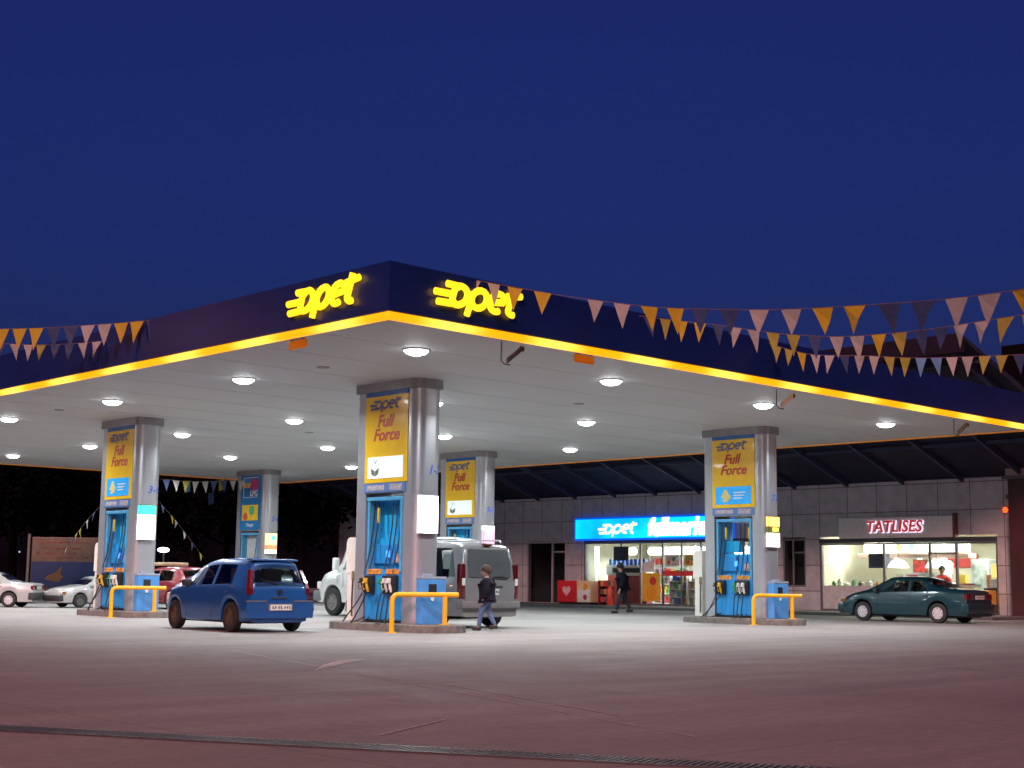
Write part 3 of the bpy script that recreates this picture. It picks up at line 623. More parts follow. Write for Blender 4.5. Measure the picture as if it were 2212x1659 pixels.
# shop signs
s = thing('shop_sign', 'long blue and cyan lit shop sign with white word lettering', 'sign', (BF, 38.52, 3.28), FACE)
b = MB(); b.rbox(-4.25, 4.25, -.22, -.005, -.49, .49, .02); b.build('box', mat('sign box blue', (.01, .05, .4), .4, emit=(.0, .12, 1.0), es=.55), s)
def signface():
    mt = bpy.data.materials.new('lit cyan sign face'); mt.use_nodes = True; n = mt.node_tree; b = n.nodes['Principled BSDF']; b.inputs['Base Color'].default_value = (0, .2, .5, 1)
    tc = n.nodes.new('ShaderNodeTexCoord'); nz = n.nodes.new('ShaderNodeTexNoise'); nz.inputs['Scale'].default_value = .55; n.links.new(tc.outputs['Object'], nz.inputs[0])
    r = n.nodes.new('ShaderNodeValToRGB'); r.color_ramp.elements[0].position = .35; r.color_ramp.elements[1].position = .6; r.color_ramp.elements[0].color = (0, .36, 1, 1); r.color_ramp.elements[1].color = (0, .72, 1, 1)
    n.links.new(nz.outputs[0], r.inputs[0]); n.links.new(r.outputs[0], b.inputs['Emission Color']); b.inputs['Emission Strength'].default_value = .9; return mt
b = MB(); b.box(-4.17, 4.17, -.232, -.221, -.41, .41); b.build('face', signface(), s)
wg = glow('white lit lettering', (1, 1, 1), 1.5); pg = glow('peach lit lettering', (1, .76, .58), .85)
b = MB()
for nm, mb in logo(.40, .14, .3, .3, 1.75): b.add([(x - 2.72, y - .26, z - .22) for x, y, z in mb.v], mb.f)
b.build('logo', pg, s, smooth=True)
tx = text('fullmarket', .94, .22, .02, .055, .92); shift(tx, 1.72, -.25, 0); tx.build('lettering', wg, s)

s = thing('shop_sign', 'plain grey sign board with red letters glowing white behind', 'sign', (BF, 27.12, 3.09), FACE)
b = MB(); b.rbox(-2.3, 2.3, -.14, -.005, -.37, .37, .015); b.build('board', mat('grey sign board', (.78, .75, .73), .5, 0, .06), s)
tx = text('TATLISES', .56, .18, .02, .026, 1.0); shift(tx, 0, -.155, 0); tx.build('halo', glow('white letter halo', (.8, .78, 1.0), .8), s)
tx = text('TATLISES', .56, .18, .03, .010, 1.0); shift(tx, -.014, -.20, .014); tx.build('lettering', glow('red lit letters', (.42, .02, .02), .5), s)
b = MB(); b.box(2.30, 2.40, -.2, -.005, -.42, .45); b.build('end_bracket', mat('reddish bracket', (.14, .05, .04), .5), s)

s = thing('alarm_light', 'small round red lit lamp high on the right end of the facade', 'lamp', (BF, 22.95, 3.60), FACE)
b = MB(); b.lathe([(.12, -.03), (.12, -.001)], 'y', 12); b.build('base', dgrey, s)
b = MB()
for k in range(6):
    a = k * math.pi / 3; b.sphere((.07 * math.cos(a), -.05, .07 * math.sin(a)), .035, 8)
b.sphere((0, -.05, 0), .03, 8); b.build('bulbs', glow('red bulbs', (1, .06, .01), 3), s)
s = thing('wall_camera', 'dark camera on a bracket at the upper right corner of the facade', 'camera', (BF, 22.85, 3.98), FACE)
b = MB(); b.tube([(0, 0, 0), (.02, -.2, .02), (.2, -.3, .04)], .025, 8); b.build('bracket', dgrey, s); b = MB(); b.rbox(.1, .5, -.38, -.24, 0, .12, .02); b.build('housing', dgrey, s)

# ---- interior of the shop
def arealight(name, par, loc, sx, sy, e, col):
    ld = bpy.data.lights.new(name, 'AREA'); ld.shape = 'RECTANGLE'; ld.size = sx; ld.size_y = sy; ld.energy = e; ld.color = col
    o = bpy.data.objects.new(name, ld); sc.collection.objects.link(o); o.parent = par; o.location = loc; return o
tubeW = glow('fluorescent tube white', (1, 1, .97), 9); tubeY = glow('warm ceiling tube', (1, .95, .70), 7)
for i, (Y, X, wdt, mm, nm) in enumerate(((41.2, 46.3, 1.0, tubeY, 'at the left end of the shop window'), (39.6, 46.6, 1.0, tubeY, 'second from the left in the shop'), (38.0, 46.3, 1.4, tubeY, 'above the middle of the shop'), (36.3, 46.2, 1.5, tubeW, 'above the glass doors of the shop'), (34.9, 46.6, 1.2, tubeW, 'right of the shop doors'), (33.8, 46.2, 1.0, tubeW, 'at the right end of the shop'))):
    s = thing('ceiling_lamp', 'bright fluorescent fitting ' + nm, 'light', (X, Y, 2.36), FACE, 'fluorescent lamps on the shop ceiling')
    b = MB(); b.rbox(-wdt / 2 - .04, wdt / 2 + .04, -.2, .2, .18, .24, .01); b.build('housing', white, s)
    b = MB()
    for yy in (0,): b.tube([(-wdt / 2, yy, 0), (wdt / 2, yy, 0)], .15, 12)
    b.build('tube', mm, s, smooth=True); arealight('lamp', s, (0, 0, -.18), wdt, .35, 85, (1, .97, .88))
s = thing('corner_light_tube', 'tall tapering white light tube inside the left end of the shop window', 'light', (45.35, 42.05, 0), FACE)
b = MB(); b.lathe([(.02, .95), (.05, 1.3), (.09, 1.9), (.11, 2.5), (.10, 2.55)], 'z', 12); b.build('tube', glow('greenish white tube', (.85, 1, .95), 3), s, smooth=True)
b = MB(); b.lathe([(.05, .02), (.05, .94)], 'z', 10); b.build('stem', dgrey, s)
pal = [(.55, .05, .05), (.65, .5, .08), (.08, .3, .12), (.7, .7, .65), (.08, .15, .45), (.5, .25, .08), (.05, .35, .45), (.12, .1, .1), (.6, .25, .4)]
pm_ = [mat('packaging colour %d' % i, c, .4, 0, .1) for i, c in enumerate(pal)]
rnd = random.Random(7)
shelfm = mat('white shelf', (.68, .68, .66), .4)
def shelf_unit(X, Y, wd, h, lab, n=5, dz=.42, fr=None):
    s = thing('shop_shelf', lab, 'shelf', (X, Y, .021), FACE, 'stocked shelves inside the shop')
    b = MB(); b.box(-wd / 2, wd / 2, .30, .34, 0, h); b.box(-wd / 2 - .03, -wd / 2, 0, .34, 0, h); b.box(wd / 2, wd / 2 + .03, 0, .34, 0, h); b.build('frame', fr or shelfm, s)
    b = MB()
    for k in range(n): b.box(-wd / 2, wd / 2, .0, .30, .1 + k * dz, .13 + k * dz)
    b.build('board', fr or shelfm, s)
    for ci in range(5):
        b = MB()
        for k in range(n):
            x = -wd / 2 + .02 + .17 * ((ci + k) % 5) * .5
            while x < wd / 2 - .12:
                w_ = rnd.uniform(.07, .16); hh = rnd.uniform(.14, .30)
                if int((x + 9) * 3.1 + k * 1.7) % 5 == ci: b.box(x, x + w_ * .9, .03, .25, .131 + k * dz, .131 + k * dz + hh)
                x += w_ + .01
        if b.v: b.build('goods', pm_[(ci + int(X * 3 + Y)) % 9], s)
    return s
shelf_unit(48.8, 40.9, 2.2, 2.3, 'stocked white shelf at the left inside the shop')
shelf_unit(48.8, 38.5, 2.2, 2.3, 'stocked white shelf in the middle back of the shop')
shelf_unit(45.3, 37.5, .86, 1.30, 'white goods rack just inside the shop doors on the left', 4, .32)
shelf_unit(45.3, 36.5, .86, 1.30, 'white goods rack just inside the shop doors on the right', 4, .32)
shelf_unit(48.8, 36.0, 2.2, 2.3, 'tall stocked shelf at the back behind the doors')
shelf_unit(48.8, 33.8, 1.6, 2.3, 'stocked shelf at the right back corner of the shop')
s = thing('service_counter', 'white hanging display counter in the left shop window', 'counter', (45.75, 40.75, .02), FACE)
b = MB(); b.rbox(-1.15, 1.15, 0, .5, 1.30, 1.75, .08); b.build('case', mat('white lacquer counter', (.72, .74, .72), .3), s); b = MB(); b.rbox(-.75, .95, -.012, .01, 1.42, 1.62, .005); b.build('dark_inset', black, s)
b = MB(); b.box(-1.1, 1.1, .1, .45, 0, 1.30); b.build('base', mat('maroon counter base', (.18, .03, .04), .5), s)
b = MB()
for k in range(9): b.rbox(-1.05 + k * .24, -.9 + k * .24, .1, .25, 1.751, 2.0, .01)
b.build('goods', pm_[4], s)
s = thing('television', 'dark blue hanging screen inside the shop above the counter', 'screen', (45.7, 40.95, 2.25), FACE)
b = MB(); b.rbox(-.42, .42, -.04, .04, -.30, .30, .02); b.build('screen', mat('dark screen', (.02, .025, .05), .3), s); b = MB(); b.box(-.03, .03, -.02, .02, .30, .72); b.build('bracket', dgrey, s)
# posters on the glass
yp = mat('yellow poster', (.72, .44, .03), .5, 0, .15, 3); 
def poster(Y, z, w_, h_, m_, lab, X=BF + .045, spots=()):
    s = thing('window_poster', lab, 'poster', (X, Y, z), FACE, 'posters on the shop window'); b = MB(); b.box(-w_ / 2, w_ / 2, -.004, .004, -h_ / 2, h_ / 2); b.build('sheet', m_, s)
    for i, (x, zz, r_, c) in enumerate(spots):
        b = MB(); b.lathe([(r_, -.003 - .002 * i), (r_, -.0055 - .002 * i)], 'y', 18, (x, -.003, zz)); b.build('print', c, s)
poster(38.62, .85, .95, 1.15, yp, 'yellow poster with red and orange rounds left of the shop doors', spots=((.1, .25, .18, pm_[0]), (0, -.25, .30, mat('orange print', (.75, .33, .02), .5))))
poster(35.5, .78, .75, 1.0, yp, 'yellow poster with dark disc right of the shop doors', spots=((.05, .1, .22, pm_[7]),))
poster(38.75, 1.68, .6, .42, white, 'small white notice on the shop glass')
b = MB(); s = thing('window_banner', 'narrow red band across the glass doors of the shop', 'banner', (BF + .045, 37.0, 1.42), FACE); b.box(-.98, .98, -.004, .004, -.10, .10); b.build('band', mat('red band', (.62, .05, .04), .5, 0, .2, 8), s)

for Y, z, w_, h_, ci, lb in ((37.5, 1.95, .7, .45, 3, 'pale notice above the red band on the left glass door'), (36.5, 1.95, .7, .45, 1, 'olive notice above the red band on the right glass door'), (35.5, 1.8, .7, .7, 8, 'pink poster high on the glass right of the doors')):
    poster(Y, z, w_, h_, mat('notice %d' % ci, tuple(c * .8 for c in pal[ci]), .5, 0, .6, 7), lb, spots=((.1, .05, .10, pm_[2]), (-.15, -.08, .07, pm_[0])))
# ---- kebab shop interior
wood = mat('orange brown wood', (.25, .10, .04), .5, 0, .3)
for i, (Y, X) in enumerate(((29.2, 46.6), (27.0, 46.8), (24.6, 46.6))):
    s = thing('ceiling_lamp', ['left', 'middle', 'right'][i] + ' bright ceiling fitting of the kebab shop', 'light', (X, Y, 2.93), FACE, 'kebab shop ceiling lamps')
    b = MB(); b.rbox(-.6, .6, -.15, .15, .0, .06, .01); b.build('panel', glow('kebab ceiling panel', (1, .97, .82), 6), s); arealight('lamp', s, (0, 0, -.05), 1.2, .4, 150, (1, .93, .75))
s = thing('menu_board', 'long lit white menu board over the kebab counter', 'menu board', (46.9, 27.3, 2.42), FACE)
b = MB(); b.rbox(-2.4, 1.9, -.06, .06, -.20, .26, .01); b.build('case', cream, s); b = MB(); b.box(-2.36, 1.86, -.07, -.061, -.16, .22); b.build('face', glow('menu board face', (.86, 1, .88), 1.5), s)
for i, c in enumerate(((.9, .7, .2), (.9, .8, .5), (.9, .5, .15), (.2, .7, .4), (.2, .6, .5), (.3, .7, .5))):
    b = MB().lathe([(.12, -.005), (.12, .005)], 'y', 14, (-2.0 + i * .55, -.077, .03)); b.build('dish_picture', glow('menu picture %d' % i, c, 1.0), s)
b = MB(); b.rbox(-2.6, 2.0, -.25, .3, -.38, -.21, .02); b.build('soffit_shelf', mat('salmon shelf', (.6, .42, .35), .5), s)
for k in range(4):
    s = thing('heat_lamp', ['first', 'second', 'third', 'fourth'][k] + ' small white downlight from the left under the menu board', 'lamp', (46.75, 29.2 - k * .95, 2.02), FACE, 'downlights under the menu board'); b = MB().lathe([(.02, .1), (.09, 0), (.08, -.02), (.001, -.03)], n=14); b.build('bulb', glow('small downlight', (.9, 1, 1), 5), s, smooth=True)
for i, (Y, h_, c) in enumerate(((30.05, .16, 2), (29.8, .24, 3), (29.5, .13, 3), (29.2, .20, 2), (28.9, .15, 7), (28.55, .22, 3), (28.2, .14, 5))):
    s = thing('sill_jar', 'small %s on the kebab window ledge, number %s from the left' % (('pot' if i % 2 else 'jar'), ('one', 'two', 'three', 'four', 'five', 'six', 'seven')[i]), 'jar', (45.35, Y, 1.021), FACE, 'jars and pots on the kebab window ledge')
    b = MB().lathe([(.001, 0), (.07 + .02 * (i % 3), .0), (.08 + .02 * (i % 3), h_ * .6), (.05, h_ * .85), (.055, h_), (.001, h_)], n=12); b.build('jar', pm_[c], s, smooth=True)
b = MB(); BB(b, 27.75, 30.25, 45.21, 45.6, .98, 1.02); b.build('window_ledge', shelfm, bld)
for i, (Y, x0, c, lb) in enumerate(((28.3, .34, 3, 'stack of white plates on the kebab counter'), (27.75, .28, 0, 'red box on the kebab counter'), (26.75, .40, 3, 'second stack of white plates, right of the red box'), (25.75, .30, 1, 'yellow tub at the right end of the kebab counter'))):
    s = thing('counter_item', lb, 'tableware', (46.98, Y, 1.155), FACE)
    b = MB()
    if i % 2: b.rbox(-.16, .16, -.1, .12, 0, x0, .02)
    else:
        for q in range(9): b.lathe([(.001, q * .035), (.10, q * .035), (.17, q * .035 + .02), (.165, q * .035 + .028), (.001, q * .035 + .012)], n=14)
    b.build('body', pm_[c], s, smooth=30)
for Y, z, w_, h_, c, lb in ((29.6, 1.75, .5, .5, 5, 'small orange picture on the left wall end of the kebab shop'), (28.4, 1.7, .5, .9, 2, 'green framed poster on the kebab shop back wall'), (25.6, 1.75, .6, .6, 0, 'red poster on the back wall behind the kebab door')):
    s = thing('wall_picture', lb, 'picture', (49.36, Y + 3.2, z), FACE); b = MB(); b.box(-w_ / 2, w_ / 2, -.03, 0, -h_ / 2, h_ / 2); b.build('frame', wood, s); b = MB(); b.box(-w_ / 2 + .05, w_ / 2 - .05, -.034, -.031, -h_ / 2 + .05, h_ / 2 - .05); b.build('picture', mat('picture print %d' % c, pal[c], .5, 0, .7, 6), s)
s = thing('kebab_spit', 'vertical spit with an added white glow on the kebab counter', 'spit', (46.7, 26.2, 1.15), FACE)
b = MB().lathe([(.001, 0), (.30, 0), (.30, .03), (.03, .04), (.03, .1), (.12, .12), (.2, .45), (.24, .7), (.15, .8), (.02, .82), (.02, 1.0)], n=16); b.build('meat_cone', glow('spit with added glare', (1, .97, .9), 1.6), s, smooth=True)  # meat gives no light, its glare is put in as emission
s = thing('serving_counter', 'white and steel serving counter of the kebab shop', 'counter', (47.0, 27.2, .02), FACE)
b = MB(); b.rbox(-2.6, 1.9, 0, .7, 0, 1.08, .03); b.build('body', mat('counter white', (.62, .60, .52), .35), s); b = MB(); b.rbox(-2.65, 1.95, -.05, .75, 1.082, 1.13, .01); b.build('top', chrome, s)
b = MB(); b.rbox(-.9, .3, .05, .6, 1.132, 1.5, .03); b.build('glass_case', mat('steel case', (.55, .56, .55), .3, .4), s)
for i, (Y, w_) in enumerate(((28.1, .42), (26.55, .5))):
    s = thing('lamp_hood', ['left', 'right'][i] + ' bright white dome hood over the kebab counter', 'lamp', (46.6, Y, 1.72), FACE, 'dome hoods over the kebab counter'); b = MB().lathe([(.02, .28), (.2, .24), (.34, .1), (.4, -.03), (.3, -.02), (.001, -.01)], n=18); b.build('hood', glow('lit dome hood', (1, 1, .98), 2.6), s, smooth=True)
    b = MB(); b.tube([(0, 0, .27), (0, 0, 1.25)], .012, 6); b.build('cord', black, s)
s = thing('television', 'dark hanging television in the kebab shop', 'screen', (46.3, 28.75, 1.95), FACE); b = MB(); b.rbox(-.36, .36, -.1, .2, -.28, .26, .03); b.build('set', mat('navy television', (.02, .025, .06), .4), s); b = MB(); b.tube([(0, .05, .26), (0, .05, 1.0)], .02, 8); b.build('bracket', dgrey, s)
s = thing('wall_board', 'red and white board on the back wall of the kebab shop', 'board', (49.35, 26.9, 2.0), FACE); b = MB(); b.box(-.7, .5, -.03, 0, -.25, .25); b.build('panel', pm_[0], s)
s = thing('display_cabinet', 'brown framed glass cabinet at the right of the kebab shop', 'cabinet', (46.9, 24.1, .02), FACE)
b = MB(); b.rbox(-.7, .6, 0, .6, 0, 1.45, .02); b.build('body', wood, s); b = MB(); b.rbox(-.5, .45, -.02, 0, .9, 1.35, .005); b.build('front', mat('amber front', (.55, .30, .12), .4, 0, .4, 8), s)
s = thing('tall_fridge', 'pale tall fridge inside the kebab shop door', 'fridge', (47.4, 25.3, .02), FACE); b = MB(); b.rbox(-.35, .35, 0, .6, 0, 2.0, .03); b.build('body', mat('pale fridge', (.5, .58, .58), .35), s); b = MB(); b.box(-.28, .28, -.015, -.002, .2, 1.8); b.build('door', mat('fridge door', (.35, .42, .42), .2, 0, .3, 6), s)
s = thing('wall_board', 'pale arched poster at the right end of the kebab shop', 'board', (49.35, 24.3, 2.0), FACE); b = MB(); b.rbox(-.6, .5, -.03, 0, -.5, .4, .01); b.build('panel', mat('beige board', (.55, .5, .4), .5, 0, .1), s)
b = MB(); b.box(-.8, .7, -.035, 0, .41, .66); b.build('header', mat('tan header', (.6, .38, .12), .5), s)
s = thing('cash_register', 'small white till with a lit face in the kebab window', 'till', (45.6, 23.75, 1.0), FACE); b = MB(); b.rbox(-.2, .2, -.1, .2, 0, .32, .04); b.build('body', white, s); b = MB(); b.rbox(-.4, .3, -.14, .26, -.09, -.002, .02); b.build('tray', black, s); b = MB(); b.box(-.3, .25, .0, .2, -.98, -.092); b.build('stand', wood, s)
s = thing('lit_box', 'bright yellow lit panel at the right of the kebab window', 'panel', (45.9, 23.75, 1.58), FACE); b = MB(); b.rbox(-.32, .3, -.03, .03, -.22, .24, .01); b.build('face', glow('warm yellow face', (1, .72, .25), 1.0), s); b = MB(); b.tube([(0, .02, -.22), (0, .02, -.62)], .02, 6); b.build('stem', dgrey, s)
s = thing('yellow_box', 'yellow box with red print at the foot of the kebab window', 'box', (44.45, 23.55, .10), FACE)
b = MB(); b.rbox(-.35, .28, -.2, .2, .35, .82, .015); b.build('body', mat('yellow box paint', (.75, .38, .03), .45, 0, .1), s); b = MB()
for k in range(3): b.lathe([(.07, -.004), (.07, .004)], 'y', 12, (-.18 + k * .18, -.205, .52))
b.build('print', pm_[0], s); b = MB(); b.box(-.3, .22, -.16, .16, 0, .349); b.build('stand', dgrey, s)

# ---- outside the shop: freezer, rack, planter
s = thing('ice_cream_freezer', 'red and cream chest freezer with heart mark outside the shop', 'freezer', (43.7, 41.3, .10), FACE)
b = MB(); b.rbox(-1.15, -.02, -.38, .38, .08, .98, .03); b.build('red_body', mat('freezer red', (.62, .02, .03), .35, 0, .05), s)
b = MB(); b.rbox(-.015, .80, -.38, .38, .08, .98, .03); b.build('cream_body', mat('freezer cream', (.72, .55, .32), .4, 0, .12, 3), s)
b = MB(); b.plate([(.15, .12), (.75, .12), (.75, .60), (.60, .66), (.40, .58), (.1, .66), (.05, .4)], -.39, -.382); b.build('white_print', white, s)
b = MB().lathe([(.11, -.004), (.11, .004)], 'y', 14, (.48, -.395, .30)); b.build('red_spot', pm_[0], s)
b = MB().lathe([(.13, -.004), (.13, .004)], 'y', 14, (.50, -.398, .74)); b.build('orange_spot', mat('orange print', (.75, .33, .02), .5), s)
hp = [(-.60 + .24 * 16 * math.sin(a) ** 3 / 16, .56 + .24 * (13 * math.cos(a) - 5 * math.cos(2 * a) - 2 * math.cos(3 * a) - math.cos(4 * a)) / 16) for a in [2 * math.pi * i / 28 for i in range(28)]]
b = MB(); b.plate(hp, -.392, -.383); b.build('heart_mark', mat('pink heart', (.75, .45, .45), .4), s)
b = MB(); b.box(-1.1, .75, -.3, .3, 0, .079); b.build('base', black, s)
s = thing('goods_rack', 'dark red open goods rack beside the freezer', 'rack', (43.9, 40.0, .10), FACE)
b = MB(); b.rbox(-.42, .5, .16, .24, 0, 1.0, .01); b.rbox(-.42, -.36, -.24, .158, 0, 1.0, .01); b.rbox(.44, .5, -.24, .158, 0, 1.0, .01); b.build('frame', mat('maroon rack', (.22, .02, .03), .5), s)
b = MB()
for k in range(3): b.box(-.36, .44, -.22, .158, .1 + k * .32, .12 + k * .32)
b.build('shelf', mat('maroon rack', (.22, .02, .03), .5), s)
for ci, mm in enumerate((pm_[0], pm_[7], pm_[5])):
    b = MB()
    for k in range(3):
        for q in range(4):
            if (k + q) % 3 == ci: b.rbox(-.34 + q * .19, -.18 + q * .19, -.18, .1, .121 + k * .32, .33 + k * .32, .01)
    b.build('goods', mm, s)
s = thing('fire_extinguisher', 'bright red upright extinguisher cylinder beside the rack', 'extinguisher', (43.45, 39.55, .10), FACE)
b = MB().lathe([(.13, 0), (.14, .05), (.14, .62), (.08, .74), (.03, .78), (.03, .84)], n=16); b.build('cylinder', mat('extinguisher red', (.7, .06, .03), .35), s, smooth=True); b = MB(); b.box(-.1, .06, -.02, .02, .84, .87); b.tube([(.03, 0, .82), (.18, -.05, .7), (.17, -.05, .3)], .015, 6); b.build('handle', black, s)
s = thing('poster_stand', 'small salmon topped stand behind the goods rack', 'stand', (44.35, 40.0, .10), FACE); b = MB(); b.rbox(-.45, .45, -.03, .03, .75, 1.22, .02); b.build('panel', mat('salmon panel', (.6, .2, .15), .5, 0, .2, 10), s); b = MB(); b.box(-.02, .02, -.02, .02, 0, .75); b.build('leg', dgrey, s)
def G(px, depth, h=0): 
    d = fw * FPX + rt * (px - WPX / 2) - upv * (YH - HPX / 2); q = CP + d * (depth / d.dot(fh)); return (q.x, q.y, h)
# ------------------------------------------------------------------ vehicles
def interp(P, x):
    if x <= P[0][0]: return P[0][1]
    for (a, b), (c, d) in zip(P, P[1:]):
        if x <= c: return b + (d - b) * (x - a) / (c - a) if c > a else d
    return P[-1][1]
def smoothprof(P, it=1):
    for _ in range(it):
        Q = [P[0]]
        for (a, b), (c, d) in zip(P, P[1:]): Q += [(a * .75 + c * .25, b * .75 + d * .25), (a * .25 + c * .75, b * .25 + d * .75)]
        P = Q + [P[-1]]
    return P
class Car:
    def __init__(s, L, W, top, belt, sill, wx, wr, WR=.76, zm=.55, endr=.90, endf=.80):
        s.L = L; s.W = W / 2; s.top = smoothprof(top); s.belt = belt; s.sill = sill; s.wx = wx; s.wr = wr; s.WR = WR; s.zm = zm; s.endr = endr; s.endf = endf; s.hs = []; s.ht = []
    def w(s, x):
        h = s.L / 2; u = x / h
        if u > 0: return s.W * (1 - (1 - s.endf) * max(0, (u - .62) / .38) ** 2)
        return s.W * (1 - (1 - s.endr) * max(0, (-u - .60) / .40) ** 2)
    def zb(s, x):
        z = s.sill
        for q in s.wx:
            d = abs(x - q); Ra = s.wr * 1.17
            if d < Ra: z = max(z, s.wr + math.sqrt(Ra * Ra - d * d))
        return z
    def ring(s, x):
        w = s.w(x); zt = interp(s.top, x); be = min(interp(s.belt, x), zt - .02); zb = min(s.zb(x), be - .03); dz = zt - be
        t = max(0, min(1, (dz - .05) / .3)); t = t * t * (3 - 2 * t); wr = s.W * (.90 + (s.WR - .90) * t) * (w / s.W)
        zm = max(min(s.zm, be - .06), zb + (be - zb) * .4)
        return [(0, zb), (w - .14, zb), (w - .02, zb + .02), (w - .002, zb + (zm - zb) * .55), (w, zm), (w * .985, be - .012), (w * .962, be + .012),
                (wr + (w * .962 - wr) * .14, zt - min(.12, .28 * dz)), (wr * .975, zt - min(.05, .12 * dz)), (wr * .84, zt - min(.012, .03 * dz)), (0, zt + .018)]
    def body(s):
        xs = set([-s.L / 2, s.L / 2]); x = -s.L / 2
        while x < s.L / 2: xs.add(round(x, 3)); x += .06
        for q in s.wx:
            for k in range(-12, 13): xs.add(round(q + s.wr * 1.17 * math.sin(math.pi / 2 * k / 12), 3))
        for p in s.top: xs.add(round(p[0], 3))
        xs = sorted(v for v in xs if -s.L / 2 <= v <= s.L / 2); ys = [xs[0]]
        for v in xs[1:]:
            if v - ys[-1] > .008: ys.append(v)
        b = MB(); n = 0
        for x in ys:
            r = s.ring(x); full = [(x, y, z) for y, z in r] + [(x, -y, z) for y, z in r[-2:0:-1]]; n = len(full); b.v += full
        for i in range(len(ys) - 1):
            for j in range(n):
                if j in (6, 13) and any(ys[i] >= a - .001 and ys[i + 1] <= c + .001 for a, c in s.hs): continue
                if j in (8, 9, 10, 11) and any(ys[i] >= a - .001 and ys[i + 1] <= c + .001 for a, c in s.ht): continue
                b.f.append((i * n + j, i * n + (j + 1) % n, (i + 1) * n + (j + 1) % n, (i + 1) * n + j))
        b.f += [tuple(range(n))[::-1], tuple(range((len(ys) - 1) * n, len(ys) * n))]
        return b
    def sidepane(s, side, xb0, xb1, xt0, xt1, s0=.0, s1=.98, n=8, off=.006):
        b = MB(); k = 5
        for i in range(n + 1):
            f = i / n
            for j in range(k + 1):
                q = s0 + (s1 - s0) * j / k; x = (xb0 + (xb1 - xb0) * f) * (1 - j / k) + (xt0 + (xt1 - xt0) * f) * (j / k)
                r = s.ring(x); y = r[6][0] + (r[7][0] - r[6][0]) * q; z = r[6][1] + (r[7][1] - r[6][1]) * q
                b.v.append((x, side * (y + off), z + off * .3))
        b.f = [(i * (k + 1) + j, (i + 1) * (k + 1) + j, (i + 1) * (k + 1) + j + 1, i * (k + 1) + j + 1) for i in range(n) for j in range(k)]; return b
    def screen(s, xa, xb, off=.008, wf=.93, n=10):
        """glass lying on the top surface between stations xa and xb"""
        b = MB(); ks = [-1, -.92, -.6, -.3, 0, .3, .6, .92, 1]
        for i in range(n + 1):
            x = xa + (xb - xa) * i / n; r = s.ring(x); z0 = interp(s.top, x - .02); z1 = interp(s.top, x + .02); sl = (z1 - z0) / .04; nn = Vector((-sl, 0, 1)).normalized() * off
            wr = r[8][0] * wf
            for k in ks:
                y = wr * k; a = abs(y); pts = [(0, r[10][1]), (r[9][0], r[9][1]), (r[8][0], r[8][1])]
                z = interp(pts, a); b.v.append((x + nn.x, y, z + nn.z))
        m_ = len(ks); b.f = [(i * m_ + j, (i + 1) * m_ + j, (i + 1) * m_ + j + 1, i * m_ + j + 1) for i in range(n) for j in range(m_ - 1)]; return b
def wheel(par, x, y, r, rimc, spokes=5, cover=False, sgn=1):
    e = MB(); wd = .095
    e.lathe([(r * .62, -wd), (r * .80, -wd * 1.05), (r * .96, -wd * .85), (r, -wd * .5), (r, wd * .5), (r * .96, wd * .85), (r * .80, wd * 1.05), (r * .62, wd), (r * .60, wd * .4), (r * .60, -wd * .4), (r * .62, -wd)], 'y', 28)
    e.lathe([(.001, 0), (r * .605, 0)], 'y', 20)
    o = e.build('wheel', mat('tyre rubber', (.018, .018, .018), .75), par, smooth=30); o.location = (x, y, r)
    q = MB()
    if cover: q.lathe([(r * .62, wd * .75), (r * .58, wd * .95), (r * .30, wd * .85), (.02, wd * 1.05), (.001, wd * 1.05)], 'y', 24); 
    else:
        q.lathe([(r * .63, wd * .6), (r * .63, wd * .9), (r * .56, wd * .9), (r * .54, wd * .4)], 'y', 24); q.lathe([(.001, wd * .85), (.06, wd * .82), (.075, wd * .5)], 'y', 14)
        for k in range(spokes):
            a = 2 * math.pi * k / spokes; c, s_ = math.cos(a), math.sin(a)
            vs = [(u * c - v * s_, h, u * s_ + v * c) for h in (wd * .45, wd * .8) for u, v in ((.05, -.03), (r * .57, -.02), (r * .57, .02), (.05, .03))]
            q.add(vs, [(0, 3, 2, 1), (4, 5, 6, 7), (0, 1, 5, 4), (1, 2, 6, 5), (2, 3, 7, 6), (3, 0, 4, 7)])
    q.v = [(a, b_ * sgn, c) for a, b_, c in q.v]; q.build('rim', rimc, o, smooth=30)
    if cover:
        q = MB()
        for k in range(8):
            a = 2 * math.pi * k / 8; q.sphere((r * .46 * math.cos(a), sgn * wd * .93, r * .46 * math.sin(a)), .018, 6)
        q.build('cover_hole', black, o)
def carpaint(n, c): return mat(n, c, .32, .15, .03, 2, coat=.8)
tint_ = glass('tinted car glass', (.8, .9, .9), .60)
seatm = mat('car seat fabric', (.05, .05, .06), .8)
tailr = mat('red tail lamp', (.10, .004, .005), .15, 0, 0, coat=.5); whl = mat('clear lamp lens', (.75, .72, .66), .15, 0, 0, coat=.4)
trim = mat('black bumper plastic', (.03, .03, .033), .6)
def underbody(par, c, z0=.17):
    b = MB(); b.rbox(-c.L / 2 + .25, c.L / 2 - .3, -c.W + .26, c.W - .26, z0, min(.62, c.wr + .25), .03); b.build('underbody', black, par)
